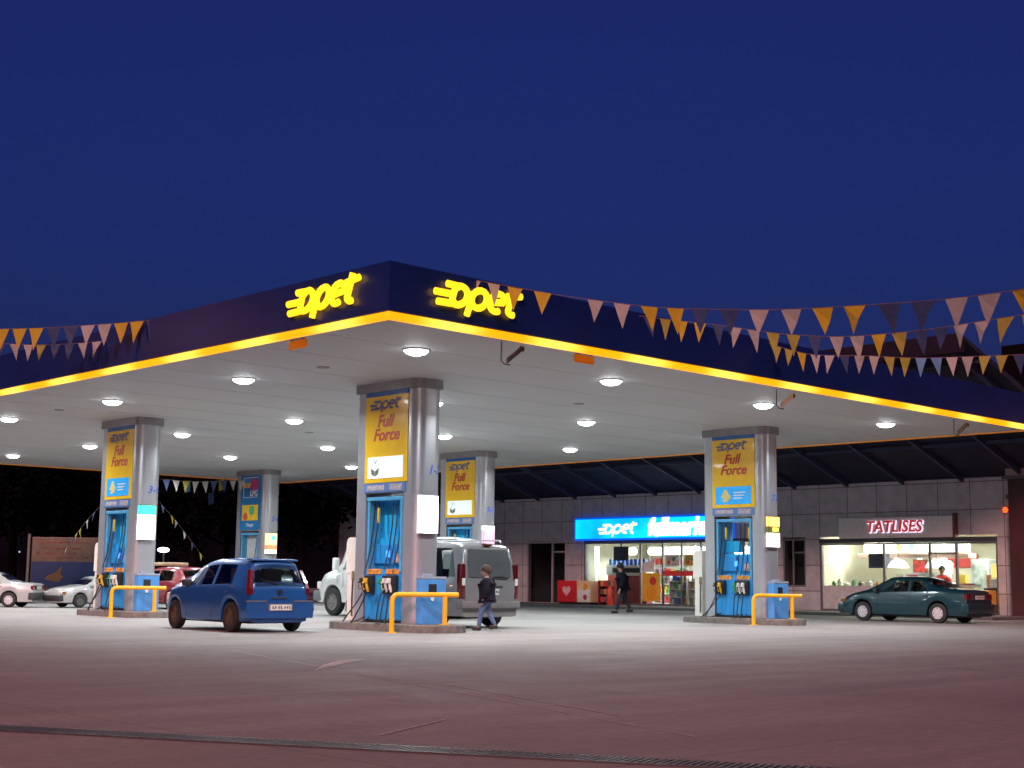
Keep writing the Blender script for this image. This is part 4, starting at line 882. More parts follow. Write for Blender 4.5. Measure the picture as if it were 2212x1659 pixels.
def plate_(par, x, y0, z, w_=.52, h=.11, n=(-1)):
    b = MB(); b.box(min(x, x + n * .015), max(x, x + n * .015), y0 - w_ / 2, y0 + w_ / 2, z - h / 2, z + h / 2); o = b.build('number_plate', mat('white number plate', (.62, .62, .60), .4), par)
    rr = random.Random(3); b = MB(); y = y0 + w_ * .42
    for k in range(7):
        if k in (2, 4): y -= .03
        hh = h * .46; b.box(x + n * .018, x + n * .0155, y - .035, y - .012, z - hh / 2, z + hh / 2); b.box(x + n * .018, x + n * .0155, y - .055, y - .0352, z - hh / 2 + (k % 3) * .02, z - hh / 2 + .012 + (k % 3) * .02); y -= .058
    b.build('plate_characters', trim, o)

# blue hatchback
def hatch():
    c = Car(3.82, 1.65, [(-1.91, .78), (-1.905, .86), (-1.875, .91), (-1.69, 1.355), (-1.56, 1.41), (-1.2, 1.445), (-.4, 1.45), (.1, 1.41), (.38, 1.33), (1.08, .99), (1.3, .93), (1.6, .84), (1.82, .70), (1.91, .52)],
            [(-1.91, .84), (-1.2, .93), (0, .90), (1.0, .86), (1.5, .80), (1.91, .45)], .20, (-1.24, 1.25), .295, .71, .55, .84, .78)
    p = carpaint('hatchback blue paint', (.010, .075, .26))
    t1 = thing('hatchback_car', 'blue five door hatchback seen from behind beside the left pumps', 'car', (15.95, 24.75, 0), R(88)); t1.scale = (.87, .93, .98)
    c.hs = [(-.42, .12), (-1.2, -.52)]; c.ht = [(-1.87, -1.71), (.52, 1.0)]
    c.body().build('body', p, t1, smooth=45); underbody(t1, c)
    for sd in (1, -1):
        for a in ((-.42, .28, -.40, .02), (-1.28, -.50, -1.22, -.48)): c.sidepane(sd, *a).build('side_window', tint_, t1, smooth=True)
        c.sidepane(sd, .36, .94, .10, .16).build('side_window', tint_, t1, smooth=True)
        for q in c.wx: wheel(t1, q, sd * (c.W - .10), .295, mat('warm alloy rim', (.17, .12, .07), .35, .7, .05), 5, False, sd)
        b = MB(); b.rbox(.60, .76, sd * .82 - .09, sd * .82 + .09, .88, 1.02, .035); b.build('mirror', trim, t1, smooth=30)
        b = MB(); b.rbox(-.42, -.26, sd * .818 - .02, sd * .818 + .02, .76, .79, .008); b.rbox(-1.15, -1.0, sd * .80 - .02, sd * .815 + .02, .78, .81, .008); b.build('door_handle', p, t1)
        b = MB(); b.tube([(-.47, sd * .822, .28), (-.47, sd * .826, .6), (-.45, sd * .815, .88)], .004, 4); b.tube([(.66, sd * .82, .28), (.68, sd * .822, .6), (.62, sd * .80, .84)], .004, 4); b.build('door_seam', black, t1)
        # tall tail lamps beside the rear window
        b = MB(); b.v = []; zz = (.74, .86, .98, 1.10, 1.22)
        pts = []
        for z in zz:
            x = -1.915 if z < .9 else -1.895 + (z - .92) * .46
            yo = .715 if z < .9 else .715 - (z - .9) * .30
            pts.append((x, sd * (yo + .012), sd * (yo - .065), z, yo))
        for x, yo_, yi_, z, yo in pts: b.v += [(x - .012, yi_, z), (x - .004, yo_, z), (x + .07, sd * (yo + .048 if z < .9 else yo + .035), z)]
        b.f = [(i * 3 + j, (i + 1) * 3 + j, (i + 1) * 3 + j + 1, i * 3 + j + 1) for i in range(4) for j in range(2)]; b.build('tail_lamp', tailr, t1)
    c.screen(.46, 1.03).build('windscreen', tint_, t1, smooth=True)
    c.screen(-1.888, -1.69, wf=.95).build('rear_window', tint_, t1, smooth=True)
    b = MB(); b.rbox(-1.70, -1.46, -.56, .56, 1.405, 1.435, .012); b.v = [(x, y, z + .02 * (x + 1.6) * 4) for x, y, z in b.v]; b.build('spoiler', p, t1)
    b = MB(); b.side([(-.80, .28), (.80, .28), (.83, .44), (.80, .60), (-.80, .60), (-.83, .44)], -1.965, -1.70); b.build('rear_bumper', p, t1, smooth=30)
    b = MB(); b.rbox(-1.972, -1.90, -.30, .30, .42, .56, .01); b.rbox(-1.975, -1.9, -.81, -.32, .595, .625, .008); b.rbox(-1.975, -1.9, .32, .81, .595, .625, .008); b.build('bumper_strip', mat('grey bumper strip', (.10, .10, .11), .5), t1)
    plate_(t1, -1.973, 0, .49); b = MB(); b.tube([(-1.90, .02, .93), (-1.86, .25, .99), (-1.83, .42, 1.03)], .010, 6); b.build('rear_wiper', black, t1)
    b = MB(); b.lathe([(.055, -.01), (.055, .012)], 'x', 16, (-1.925, 0, .79)); b.build('badge', mat('dark badge', (.08, .08, .09), .3, .8), t1); b = MB(); b.rbox(-1.93, -1.90, -.20, .20, .66, .685, .006); b.build('boot_grip', trim, t1)
    b = MB(); b.tube([(-1.55, 0, 1.45), (-1.75, 0, 1.62)], .005, 5); b.build('aerial', black, t1)
    b = MB(); b.rbox(-1.0, -.85, .12, .60, .5, 1.25, .05); b.rbox(-1.0, -.85, -.60, -.12, .5, 1.25, .05); b.build('seat', seatm, t1)
    for sd in (1, -1):
        b = MB(); b.rbox(1.60, 1.86, sd * .56 - .15, sd * .56 + .15, .58, .74, .04); b.build('headlight', whl, t1, smooth=30)
hatch()
# grey van
def van():
    c = Car(4.16, 1.74, [(-2.08, .80), (-2.075, 1.0), (-2.05, 1.42), (-1.98, 1.70), (-1.90, 1.79), (-1.7, 1.82), (.2, 1.83), (.55, 1.76), (1.15, 1.22), (1.30, 1.10), (1.85, .92), (2.03, .74), (2.08, .50)],
            [(-2.08, .78), (-1.9, 1.05), (.6, 1.03), (1.2, .98), (2.08, .44)], .24, (-1.28, 1.32), .315, .84, .62, .93, .84)
    p = carpaint('grey van paint', (.22, .225, .225))
    t1 = thing('passenger_van', 'grey high roofed van seen from behind beyond the nearest column', 'van', (21.55, 25.35, 0), R(90), scale=1.03)
    c.hs = [(-.14, .38), (-.97, -.25), (-1.70, -1.12)]; c.ht = [(.66, 1.10)]
    c.body().build('body', p, t1, smooth=45); underbody(t1, c, .2)
    for sd in (1, -1):
        for a in ((-.15, .60, -.15, .32), (-.98, -.24, -.98, -.24), (-1.86, -1.10, -1.72, -1.10)): c.sidepane(sd, *a, s0=.04, s1=.88).build('side_window', tint_, t1, smooth=True)
        for q in c.wx: wheel(t1, q, sd * (c.W - .10), .315, mat('steel wheel cover', (.35, .35, .36), .4, .5), 6, False, sd)
        b = MB(); b.rbox(.75, .92, sd * .92 - .10, sd * .92 + .08, 1.0, 1.22, .04); b.build('mirror', trim, t1, smooth=30)
        b = MB(); b.tube([(-1.75, sd * .62, 1.84), (-1.7, sd * .62, 1.89), (.1, sd * .62, 1.90), (.2, sd * .62, 1.84)], .02, 8); b.build('roof_rail', mat('silver rail', (.55, .55, .56), .3, .8), t1, smooth=True)
        b = MB(); b.rbox(-2.10, -1.93, sd * .775 - .055, sd * .775 + .055, .62, 1.36, .03); tl = b.build('tail_lamp', tailr, t1, smooth=30)
        b = MB(); b.rbox(-2.108, -2.0, sd * .775 - .045, sd * .775 + .045, .90, 1.06, .02); b.build('reversing_lens', whl, tl)
        b = MB(); b.tube([(-.2, sd * .874, .3), (-.2, sd * .872, 1.0)], .005, 4); b.tube([(-1.06, sd * .874, .7), (-1.06, sd * .872, 1.0)], .005, 4); b.build('door_seam', black, t1)
        b = MB(); b.rbox(-1.95, .3, sd * .87 - .012, sd * .87 + .014, .55, .62, .01) if False else b.rbox(-.85, .9, sd * .87 - .01, sd * .87 + .014, .55, .62, .008); b.build('side_moulding', trim, t1)
    c.screen(.62, 1.12).build('windscreen', tint_, t1, smooth=True)
    # rear doors: window, seam, plate recess
    b = MB(); b.v = [(-2.092, -.60, 1.08), (-2.092, .60, 1.08), (-2.062, .62, 1.42), (-1.998, .56, 1.68), (-1.998, -.56, 1.68), (-2.062, -.62, 1.42)]; b.f = [(0, 1, 2, 5), (5, 2, 3, 4)]
    b.build('rear_window', mat('grey rear glass', (.09, .10, .10), .08, 0, .15, 1, spec=.7), t1)
    b = MB(); b.side([(-.70, .52), (.70, .52), (.74, 1.02), (-.74, 1.02)], -2.095, -2.05); b.build('tailgate', p, t1)
    b = MB(); b.tube([(-2.098, .05, 1.03), (-2.12, -.25, 1.10), (-2.11, -.52, 1.07)], .014, 6); b.rbox(-2.13, -2.09, -.04, .12, .98, 1.06, .015); b.build('rear_wiper', black, t1)
    b = MB(); b.rbox(-2.115, -2.09, -.36, .36, .86, .90, .01); b.build('boot_grip', trim, t1); plate_(t1, -2.097, 0, .77, .50, .13)
    b = MB(); b.rbox(-2.02, -1.90, -.10, .10, 1.75, 1.80, .01); b.build('brake_lamp', tailr, t1)
    b = MB(); b.rbox(-2.17, -1.90, -.84, .84, .42, .58, .04); b.build('rear_bumper', mat('pale grey bumper', (.17, .165, .16), .6), t1, smooth=30)
    b = MB(); b.rbox(-1.2, -1.05, -.6, .6, .6, 1.25, .05); b.build('seat', seatm, t1)
    for sd in (1, -1): b = MB(); b.rbox(1.72, 2.0, sd * .62 - .15, sd * .62 + .15, .66, .84, .04); b.build('headlight', whl, t1, smooth=30)
van()
# saloons
def saloon(lab, loc, rz, paint, cover=True, sc_=1.0, boxy=False, rimcol=None, boot=None):
    c = Car(4.45, 1.70, [(-2.22, .70), (-2.20, .96), (-2.05, 1.0), (-1.50, 1.04), (-1.32, 1.06), (-.78, 1.33), (-.45, 1.385), (.2, 1.39), (.48, 1.35), (1.12, .99), (1.35, .94), (1.9, .80), (2.15, .68), (2.22, .52)] if not boxy else
            [(-2.22, .74), (-2.20, .94), (-2.1, .97), (-1.42, 1.0), (-1.30, 1.03), (-.90, 1.33), (-.55, 1.385), (.2, 1.385), (.45, 1.34), (1.0, 1.0), (1.2, .96), (1.95, .86), (2.18, .78), (2.22, .52)],
            [(-2.22, .86), (-1.4, .95), (0, .92), (1.1, .88), (1.7, .78), (2.22, .46)], .21, (-1.30, 1.30), .30, .75)
    c.hs = [(-.29, .18), (-.74, -.38)]; c.ht = [(.60, 1.02), (-1.22, -.86)]
    t1 = thing('saloon_car', lab, 'car', loc, rz, scale=sc_); c.body().build('body', paint, t1, smooth=45); underbody(t1, c)
    for sd in (1, -1):
        for a in ((-.30, .62, -.28, .12), (-.98, -.38, -.72, -.36)): c.sidepane(sd, *a).build('side_window', tint_, t1, smooth=True)
        for q in c.wx: wheel(t1, q, sd * (c.W - .10), .30, rimcol or mat('pale wheel cover', (.55, .53, .55), .4, .2), 6, cover, sd)
        b = MB(); b.rbox(.72, .86, sd * .86 - .09, sd * .86 + .08, .90, 1.02, .035); b.build('mirror', trim if not boxy else paint, t1, smooth=30)
        b = MB(); b.rbox(-.24, -.10, sd * .842 - .02, sd * .842 + .02, .80, .83, .008); b.rbox(-1.0, -.86, sd * .842 - .02, sd * .842 + .02, .80, .83, .008); b.build('door_handle', trim, t1)
        b = MB(); b.tube([(-.34, sd * .848, .28), (-.34, sd * .852, .6), (-.34, sd * .838, .9)], .004, 4); b.tube([(.74, sd * .848, .28), (.76, sd * .852, .6), (.70, sd * .836, .86)], .004, 4); b.build('door_seam', black, t1)
        b = MB(); b.rbox(-2.24, -2.0, sd * .60 - .17, sd * .60 + .17, .70, .88, .03); b.build('tail_lamp', tailr, t1, smooth=30)
        b = MB(); b.rbox(2.0, 2.20, sd * .58 - .17, sd * .58 + .17, .58, .72, .03); b.build('headlight', whl, t1, smooth=30)
        b = MB(); b.rbox(1.95, 2.15, sd * .765 - .02, sd * .765 + .02, .60, .70, .015); b.build('indicator', mat('amber indicator', (.25, .10, .02), .3), t1)
    c.screen(.56, 1.06).build('windscreen', tint_, t1, smooth=True); c.screen(-1.28, -.82).build('rear_window', tint_, t1, smooth=True)
    b = MB(); b.rbox(-2.30, -2.05, -.80, .80, .30, .60, .05); b.build('rear_bumper', paint if not boxy else trim, t1, smooth=30)
    b = MB(); b.rbox(2.02, 2.27, -.74, .74, .28, .54, .05); b.build('front_bumper', paint if not boxy else trim, t1, smooth=30)
    b = MB(); b.rbox(-2.245, -2.19, -.42, .42, .70, .87, .01); b.build('rear_panel', trim, t1); plate_(t1, -2.246, 0, .78)
    if boot: b = MB(); b.rbox(-2.21, -1.7, -.78, .78, 1.02, 1.06, .015); b.build('boot_spoiler', chrome, t1)
    b = MB(); b.rbox(-.9, -.76, -.58, .58, .5, 1.16, .05); b.rbox(.0, .14, .12, .56, .5, 1.2, .05); b.rbox(.0, .14, -.56, -.12, .5, 1.2, .05); b.build('seat', seatm, t1)
    return t1
saloon('dark teal saloon parked in front of the kebab shop', (37.55, 22.18, 0), R(90), carpaint('teal car paint', (.001, .030, .042)), True, .94)
saloon('white saloon at the far left edge, its boot toward the left column', G(-34, 46.5), R(137), carpaint('white car paint', (.40, .39, .38)), True, .80, True)
saloon('second white saloon mostly hidden behind the left column', G(213, 47.5), R(182), carpaint('white car paint', (.40, .39, .38)), False, .74, True, mat('dark steel rim', (.12, .12, .12), .5, .4))
def small_hatch(lab, loc, rz, paint, sc_=1.0, name='hatchback_car'):
    c = Car(3.9, 1.64, [(-1.95, .70), (-1.93, .95), (-1.85, 1.05), (-1.62, 1.34), (-1.45, 1.40), (-.9, 1.43), (.0, 1.42), (.35, 1.36), (.95, .99), (1.2, .93), (1.7, .82), (1.9, .66), (1.95, .5)], [(-1.95, .84), (-1.2, .94), (0, .92), (1.0, .86), (1.95, .44)], .21, (-1.22, 1.22), .29, .76)
    c.hs = [(-.29, .10), (-1.24, -.38)]; c.ht = [(.50, .88), (-1.82, -1.64)]
    t1 = thing(name, lab, 'car', loc, rz, scale=sc_); c.body().build('body', paint, t1, smooth=45); underbody(t1, c)
    for sd in (1, -1):
        for a in ((-.30, .50, -.28, .05), (-1.35, -.38, -1.22, -.36)): c.sidepane(sd, *a).build('side_window', tint_, t1, smooth=True)
        for q in c.wx: wheel(t1, q, sd * (c.W - .10), .29, mat('silver rim', (.45, .45, .45), .4, .5), 6, True, sd)
        b = MB(); b.rbox(-1.96, -1.75, sd * .66 - .1, sd * .66 + .1, .72, .98, .03); b.build('tail_lamp', tailr, t1, smooth=30)
        b = MB(); b.rbox(.65, .78, sd * .83 - .09, sd * .83 + .08, .90, 1.02, .035); b.build('mirror', trim, t1, smooth=30)
        b = MB(); b.rbox(1.70, 1.92, sd * .56 - .16, sd * .56 + .16, .58, .74, .04); b.build('headlight', whl, t1, smooth=30)
    c.screen(.46, .90).build('windscreen', tint_, t1, smooth=True); c.screen(-1.84, -1.60).build('rear_window', tint_, t1, smooth=True)
    b = MB(); b.rbox(-2.02, -1.8, -.76, .76, .28, .56, .05); b.rbox(1.8, 2.0, -.70, .70, .26, .5, .05); b.build('bumper', trim, t1, smooth=30); plate_(t1, -2.02, 0, .45)
    return t1
rc = small_hatch('red hatchback behind the left island cabinet', (24.4, 41.6, 0), R(90), carpaint('red car paint', (.26, .015, .025)), .95)
b = MB(); b.rbox(-.2, .5, -.5, .5, 1.46, 1.58, .05); o = b.build('roof_load', mat('tan roof load', (.5, .34, .2), .6), rc)
small_hatch('silver small car just beyond the blue hatchback', (27.2, 40.2, 0), R(62), carpaint('silver car paint', (.36, .37, .38)), 1.0)
# white bonneted truck van
def truck():
    c = Car(4.7, 1.84, [(-2.35, .9), (-2.34, 1.8), (-2.25, 1.92), (-2.0, 1.96), (.75, 1.96), (1.02, 1.92), (1.34, 1.26), (1.44, 1.19), (1.95, 1.08), (2.20, .96), (2.33, .74), (2.35, .5)], [(-2.35, .88), (-2, 1.14), (.9, 1.12), (1.3, 1.08), (2.0, .94), (2.35, .45)], .32, (-1.5, 1.50), .35, .86, .7, .95, .82)
    t1 = thing('pickup_van', 'white bonneted van whose nose shows left of the nearest column', 'van', (25.5, 31.3, 0), R(90), scale=1.12); p = carpaint('white van paint', (.66, .68, .66))
    c.hs = [(-.09, .84)]; c.ht = [(1.08, 1.28)]
    c.body().build('body', p, t1, smooth=45); underbody(t1, c, .28)
    for sd in (1, -1):
        c.sidepane(sd, -.1, 1.12, -.1, .86, s0=.05, s1=.88).build('side_window', tint_, t1, smooth=True)
        for q in c.wx: wheel(t1, q, sd * (c.W - .11), .35, mat('van steel wheel', (.22, .21, .2), .5, .3), 6, False, sd)
        b = MB(); b.tube([(1.05, sd * .88, 1.12), (1.1, sd * 1.08, 1.16)], .015, 6); b.rbox(1.06, 1.15, sd * 1.10 - .09, sd * 1.10 + .09, 1.14, 1.45, .03); b.build('mirror', white, t1)
        b = MB(); b.rbox(2.1, 2.33, sd * .62 - .16, sd * .62 + .16, .66, .86, .04); b.build('headlight', whl, t1, smooth=30)
        b = MB(); b.tube([(-.2, sd * .925, .4), (-.2, sd * .925, 1.1)], .005, 4); b.tube([(1.02, sd * .925, .72), (1.06, sd * .91, 1.08)], .005, 4); b.build('door_seam', black, t1)
        b = MB(); b.rbox(-.05, .12, sd * .925 - .02, sd * .925 + .02, .98, 1.01, .008); b.build('door_handle', trim, t1)
    c.screen(1.06, 1.31).build('windscreen', tint_, t1, smooth=True)
    b = MB(); b.rbox(2.05, 2.42, -.84, .84, .36, .62, .05); b.build('front_bumper', mat('grey bumper', (.14, .14, .14), .6), t1, smooth=30)
truck()

# ------------------------------------------------------------------ people
def skin(name, pts, edges, material, par, sub=2, root=0):
    me = bpy.data.meshes.new(name); me.from_pydata([p[0] for p in pts], edges, []); o = bpy.data.objects.new(name, me); sc.collection.objects.link(o); o.parent = par
    md = o.modifiers.new('skin', 'SKIN'); md.use_smooth_shade = True; md.branch_smoothing = .3
    for i, p in enumerate(pts):
        r = p[1]; me.skin_vertices[0].data[i].radius = (r, r) if not isinstance(r, tuple) else r
        me.skin_vertices[0].data[i].use_root = (i == root)
    sb = o.modifiers.new('sub', 'SUBSURF'); sb.levels = sub; sb.render_levels = sub
    dg = bpy.context.evaluated_depsgraph_get(); m2 = bpy.data.meshes.new_from_object(o.evaluated_get(dg)); o.modifiers.clear(); o.data = m2; bpy.data.meshes.remove(me)
    m2.name = name; m2.shade_smooth(); m2.materials.clear(); m2.materials.append(material); return o
def person(lab, loc, rz, H, stride, lean, armsw, jacket, trous, hairc, shoe, skinm, big=1.0, hood=False, headscale=1.0, coat=.50):
    t1 = thing('person', lab, 'person', loc, rz)
    h = H
    def leg(s_, f):   # f = forward foot offset
        hip = (0, s_ * .055 * h, .52 * h); lift = .0
        foot = (f * h, s_ * .05 * h, .045 * h + (.03 * h if f < 0 else 0)); kx = f * h * .5 + (.045 * h if f < 0 else .03 * h); knee = (kx, s_ * .055 * h, .285 * h)
        toe = (f * h + .085 * h, s_ * .06 * h, .02 * h)
        return hip, knee, foot, toe
    LL, RL = leg(1, stride), leg(-1, -stride); lx = lean * h
    sh = (lx, 0, .80 * h); nk = (lx * 1.1 + .01 * h, 0, .865 * h); hd0 = (lx * 1.2 + .02 * h, 0, .90 * h); hd1 = (lx * 1.2 + .022 * h, 0, .955 * h)
    ab = min(big, 1.3)
    def arm(s_, f):
        return (lx, s_ * .105 * h * ab, .795 * h), (lx + f * .07 * h - .02 * h, s_ * .135 * h * ab, .635 * h), (lx + f * .16 * h + .02 * h, s_ * .12 * h * ab, .50 * h), (lx + f * .18 * h + .035 * h, s_ * .115 * h * ab, .455 * h)
    LA, RA = arm(1, armsw), arm(-1, -armsw)
    P = [((0, 0, .53 * h), .075 * h), ((lx * .5, 0, .66 * h), .068 * h), (sh, .07 * h), (nk, .032 * h), (hd0, (.046 * h * headscale, .042 * h * headscale)), (hd1, (.058 * h * headscale, .052 * h * headscale))]; E_ = [(0, 1), (1, 2), (2, 3), (3, 4), (4, 5)]
    P.append(((hd1[0] + .0, 0, hd1[2] + .03 * h * headscale), .035 * h * headscale)); E_.append((5, 6))
    for A_ in (LA, RA):
        i = len(P); P += [(A_[0], .036 * h), (A_[1], .028 * h), (A_[2], .018 * h), (A_[3], (.020 * h, .011 * h))]; E_ += [(2, i), (i, i + 1), (i + 1, i + 2), (i + 2, i + 3)]
        s_ = 1 if A_[0][1] > 0 else -1
        for k in range(4):
            j = len(P); off = (k - 1.5) * .0095 * h; ln = (.034, .040, .038, .030)[k] * h
            P += [((A_[3][0] + off, A_[3][1], A_[3][2] - .018 * h), .0052 * h), ((A_[3][0] + off + .004 * h, A_[3][1] - s_ * .006 * h, A_[3][2] - .018 * h - ln * .6), .0050 * h), ((A_[3][0] + off + .004 * h, A_[3][1] - s_ * .014 * h, A_[3][2] - .018 * h - ln), .0042 * h)]
            E_ += [(i + 3, j), (j, j + 1), (j + 1, j + 2)]
        j = len(P); P += [((A_[3][0] + .018 * h, A_[3][1] - s_ * .008 * h, A_[3][2] - .005 * h), .006 * h), ((A_[3][0] + .022 * h, A_[3][1] - s_ * .014 * h, A_[3][2] - .030 * h), .005 * h)]; E_ += [(i + 3, j), (j, j + 1)]
    for L_ in (LL, RL):
        i = len(P); P += [(L_[0], .052 * h), (L_[1], .034 * h), (L_[2], .022 * h), (L_[3], .018 * h)]; E_ += [(0, i), (i, i + 1), (i + 1, i + 2), (i + 2, i + 3)]
    body = skin('body', P, E_, skinm, t1, 2)
    hc = Vector((hd1[0], 0, hd1[2] - .008 * h)); hs = h * headscale
    b = MB(); b.v = [(hc.x + .048 * hs, -.008 * hs, hc.z - .012 * hs), (hc.x + .048 * hs, .008 * hs, hc.z - .012 * hs), (hc.x + .068 * hs, 0, hc.z - .014 * hs), (hc.x + .052 * hs, 0, hc.z + .010 * hs)]; b.f = [(0, 1, 2), (0, 2, 3), (1, 3, 2)]; b.build('nose', skinm, t1)
    for s_ in (1, -1):
        b = MB(); b.sphere((hc.x + .050 * hs, s_ * .018 * hs, hc.z + .004 * hs), .006 * hs, 8); b.build('eye', black, t1)
        b = MB(); b.sphere((hc.x - .002 * hs, s_ * .053 * hs, hc.z - .006 * hs), .012 * hs, 8, 1.4, .5); b.build('ear', skinm, t1)
    b = MB(); b.tube([(hc.x + .050 * hs, -.013 * hs, hc.z - .030 * hs), (hc.x + .054 * hs, 0, hc.z - .031 * hs), (hc.x + .050 * hs, .013 * hs, hc.z - .030 * hs)], .003 * hs, 5); b.build('mouth', mat('lips', (.3, .1, .09), .6), t1)
    # hair: cap over the skull
    b = MB(); n = 14
    for i in range(9):
        ph = math.pi * i / 11
        for j in range(n):
            a = 2 * math.pi * j / n; fr = .5 + .5 * math.cos(a)   # 1 at the face
            lim = ph * (1 - .42 * fr ** 1.5) if not hood else ph * (1 - .25 * fr ** 2)
            rr = hs * (.066 + .003 * math.sin(5 * a + i)); b.v.append((hc.x - .006 * hs + rr * 1.05 * math.sin(lim) * math.cos(a), rr * .96 * math.sin(lim) * math.sin(a), hc.z + .014 * hs + rr * 1.12 * math.cos(lim)))
    b.f = [(i * n + j, i * n + (j + 1) % n, (i + 1) * n + (j + 1) % n, (i + 1) * n + j) for i in range(8) for j in range(n)]; b.build('hair' if not hood else 'hood', hairc, t1, smooth=True)
    # jacket
    lo = .46 * h if coat > .4 else .5 * h
    J = [((0, 0, lo + .03 * h), (.098 * h * big, .082 * h * big)), ((lx * .4, 0, .60 * h), (.098 * h * big, .080 * h * big)), ((lx * .8, 0, .72 * h), (.100 * h * big, .082 * h * big)), ((lx, 0, .80 * h), (.075 * h * big, .070 * h)), ((nk[0], 0, .850 * h), .040 * h)]; E_ = [(0, 1), (1, 2), (2, 3), (3, 4)]
    for A_ in (LA, RA):
        i = len(J); J += [(A_[0], .050 * h * big), (A_[1], .042 * h * big), (A_[2], .031 * h * big)]; E_ += [(3, i), (i, i + 1), (i + 1, i + 2)]
    skin('jacket', J, E_, jacket, t1, 2, 1)
    T = [((0, 0, .54 * h), (.080 * h, .072 * h))]; E_ = []
    for L_ in (LL, RL):
        i = len(T); T += [((L_[0][0], L_[0][1], .49 * h), .064 * h), (L_[1], .046 * h), ((L_[2][0] * .98, L_[2][1], L_[2][2] + .01 * h), .036 * h)]; E_ += [(0, i), (i, i + 1), (i + 1, i + 2)]
    skin('trousers', T, E_, trous, t1, 2)
    for L_ in (LL, RL):
        x, y, z = L_[2]; b = MB(); b.rbox(x - .04 * h, x + .10 * h, y - .03 * h, y + .03 * h, max(0.003, z - .045 * h), z + .012 * h, .012 * h); b.build('shoe', shoe, t1, smooth=40)
    return t1
skm = mat('skin', (.45, .25, .17), .55, 0, .05); jean = mat('blue denim', (.09, .15, .27), .8, 0, .2, 30); jk = mat('dark padded jacket', (.010, .009, .018), .8, 0, .3, 12, spec=.15)
kidrz = math.atan2(.69, -.7234)
person('child in dark jacket and blue jeans walking left behind the grey van', (20.50, 22.15, 0), kidrz - .1, 1.30, .13, .01, .12, jk, jean, mat('brown hair', (.05, .025, .012), .7, 0, .3, 20), black, skm, 1.75, False, 1.3, .44)
person('adult in dark hooded jacket and grey trousers striding past the shop window', (36.0, 32.15, 0), kidrz + .15, 1.62, .17, .05, .25, mat('navy jacket', (.006, .006, .012), .85, 0, .2, 12, spec=.1), mat('grey trousers', (.03, .033, .042), .85, spec=.1), mat('black hood', (.01, .01, .012), .8), black, skm, 1.62, True, 1.15)

person('person in bright red top standing behind the kebab shop door', (46.2, 26.1, .02), kidrz + .9, 1.68, .03, .0, .05, mat('bright red top', (.55, .03, .03), .7), mat('dark trousers', (.03, .03, .04), .8), mat('black hair', (.015, .012, .01), .7), black, skm, 1.2, False, 1.05)

# ------------------------------------------------------------------ pennant strings
pcol = {'w': mat('faded white pennant', (.36, .35, .33), .7, 0, .08, 5), 'o': mat('orange pennant', (.48, .34, .015), .7, 0, .08, 5), 'b': mat('blue pennant', (.03, .05, .14), .7, 0, .1, 5), 'y': mat('olive yellow pennant', (.30, .27, .04), .7, 0, .1, 5), 'l': mat('light blue pennant', (.12, .28, .50), .7, 0, .1, 5)}
for m_ in pcol.values():
    m_.use_backface_culling = False
def pennants(lab, pts, wpx, pattern, gap, seed, wid=.23, hgt=.36, tw=0.25, wid2=None, group='strings of small triangular pennants'):
    """pts: survey points along the cord (px, py, depth)"""
    rr = random.Random(seed); P = [at(*p) for p in pts]; Q = []
    for i in range(len(P) - 1):
        for k in range(12):
            u = k / 12; a, b_, c, d = [P[max(0, min(len(P) - 1, i + q))] for q in (-1, 0, 1, 2)]
            Q.append(.5 * ((2 * b_) + (c - a) * u + (2 * a - 5 * b_ + 4 * c - d) * u * u + (3 * b_ - a - 3 * c + d) * u ** 3))
    Q.append(P[-1]); c0 = Q[0].copy()
    t1 = thing('pennant_string', lab, 'pennant string', c0, 0, group); Q = [q - c0 for q in Q]
    MB().tube(Q, .006, 5).build('cord', mat('thin cord', (.18, .10, .10), .7), t1)
    L_ = [0]
    for a, b_ in zip(Q, Q[1:]): L_.append(L_[-1] + (b_ - a).length)
    def atl(s_):
        for i in range(len(L_) - 1):
            if s_ <= L_[i + 1]: return Q[i].lerp(Q[i + 1], (s_ - L_[i]) / max(1e-6, L_[i + 1] - L_[i]))
        return Q[-1]
    s_ = .1; k = 0; w0 = wid; w1 = wid2 or wid
    while s_ + wid < L_[-1] and k < 98:
        ch = pattern[k % len(pattern)]; k += 1; wid = w0 + (w1 - w0) * s_ / L_[-1]
        if ch != '.':
            a, b_ = atl(s_), atl(s_ + wid); d = (b_ - a).normalized(); nrm = Vector((-d.y, d.x, 0)); sw = rr.uniform(-tw, tw); sx_ = rr.uniform(-.12, .12)
            tip = (a + b_) / 2 + Vector((0, 0, -hgt * rr.uniform(.92, 1.05))) + nrm * sw * hgt + d * sx_ * hgt; th_ = nrm * .002; mid = (a * .49 + b_ * .01 + tip * .5) + nrm * .02 * rr.uniform(-1, 1); mid2 = (a * .01 + b_ * .49 + tip * .5) + nrm * .025 * rr.uniform(-1, 1)
            vs = [a + th_, b_ + th_, mid2 + th_, tip + th_, mid + th_, a - th_, b_ - th_, mid2 - th_, tip - th_, mid - th_]
            MB().add(vs, [(0, 1, 2, 4), (4, 2, 3), (5, 9, 7, 6), (9, 8, 7), (0, 5, 6, 1), (1, 6, 7, 2), (2, 7, 8, 3), (3, 8, 9, 4), (4, 9, 5, 0)]).build('pennant', pcol[ch], t1)
        s_ += wid + gap * rr.uniform(.85, 1.2)
    return t1
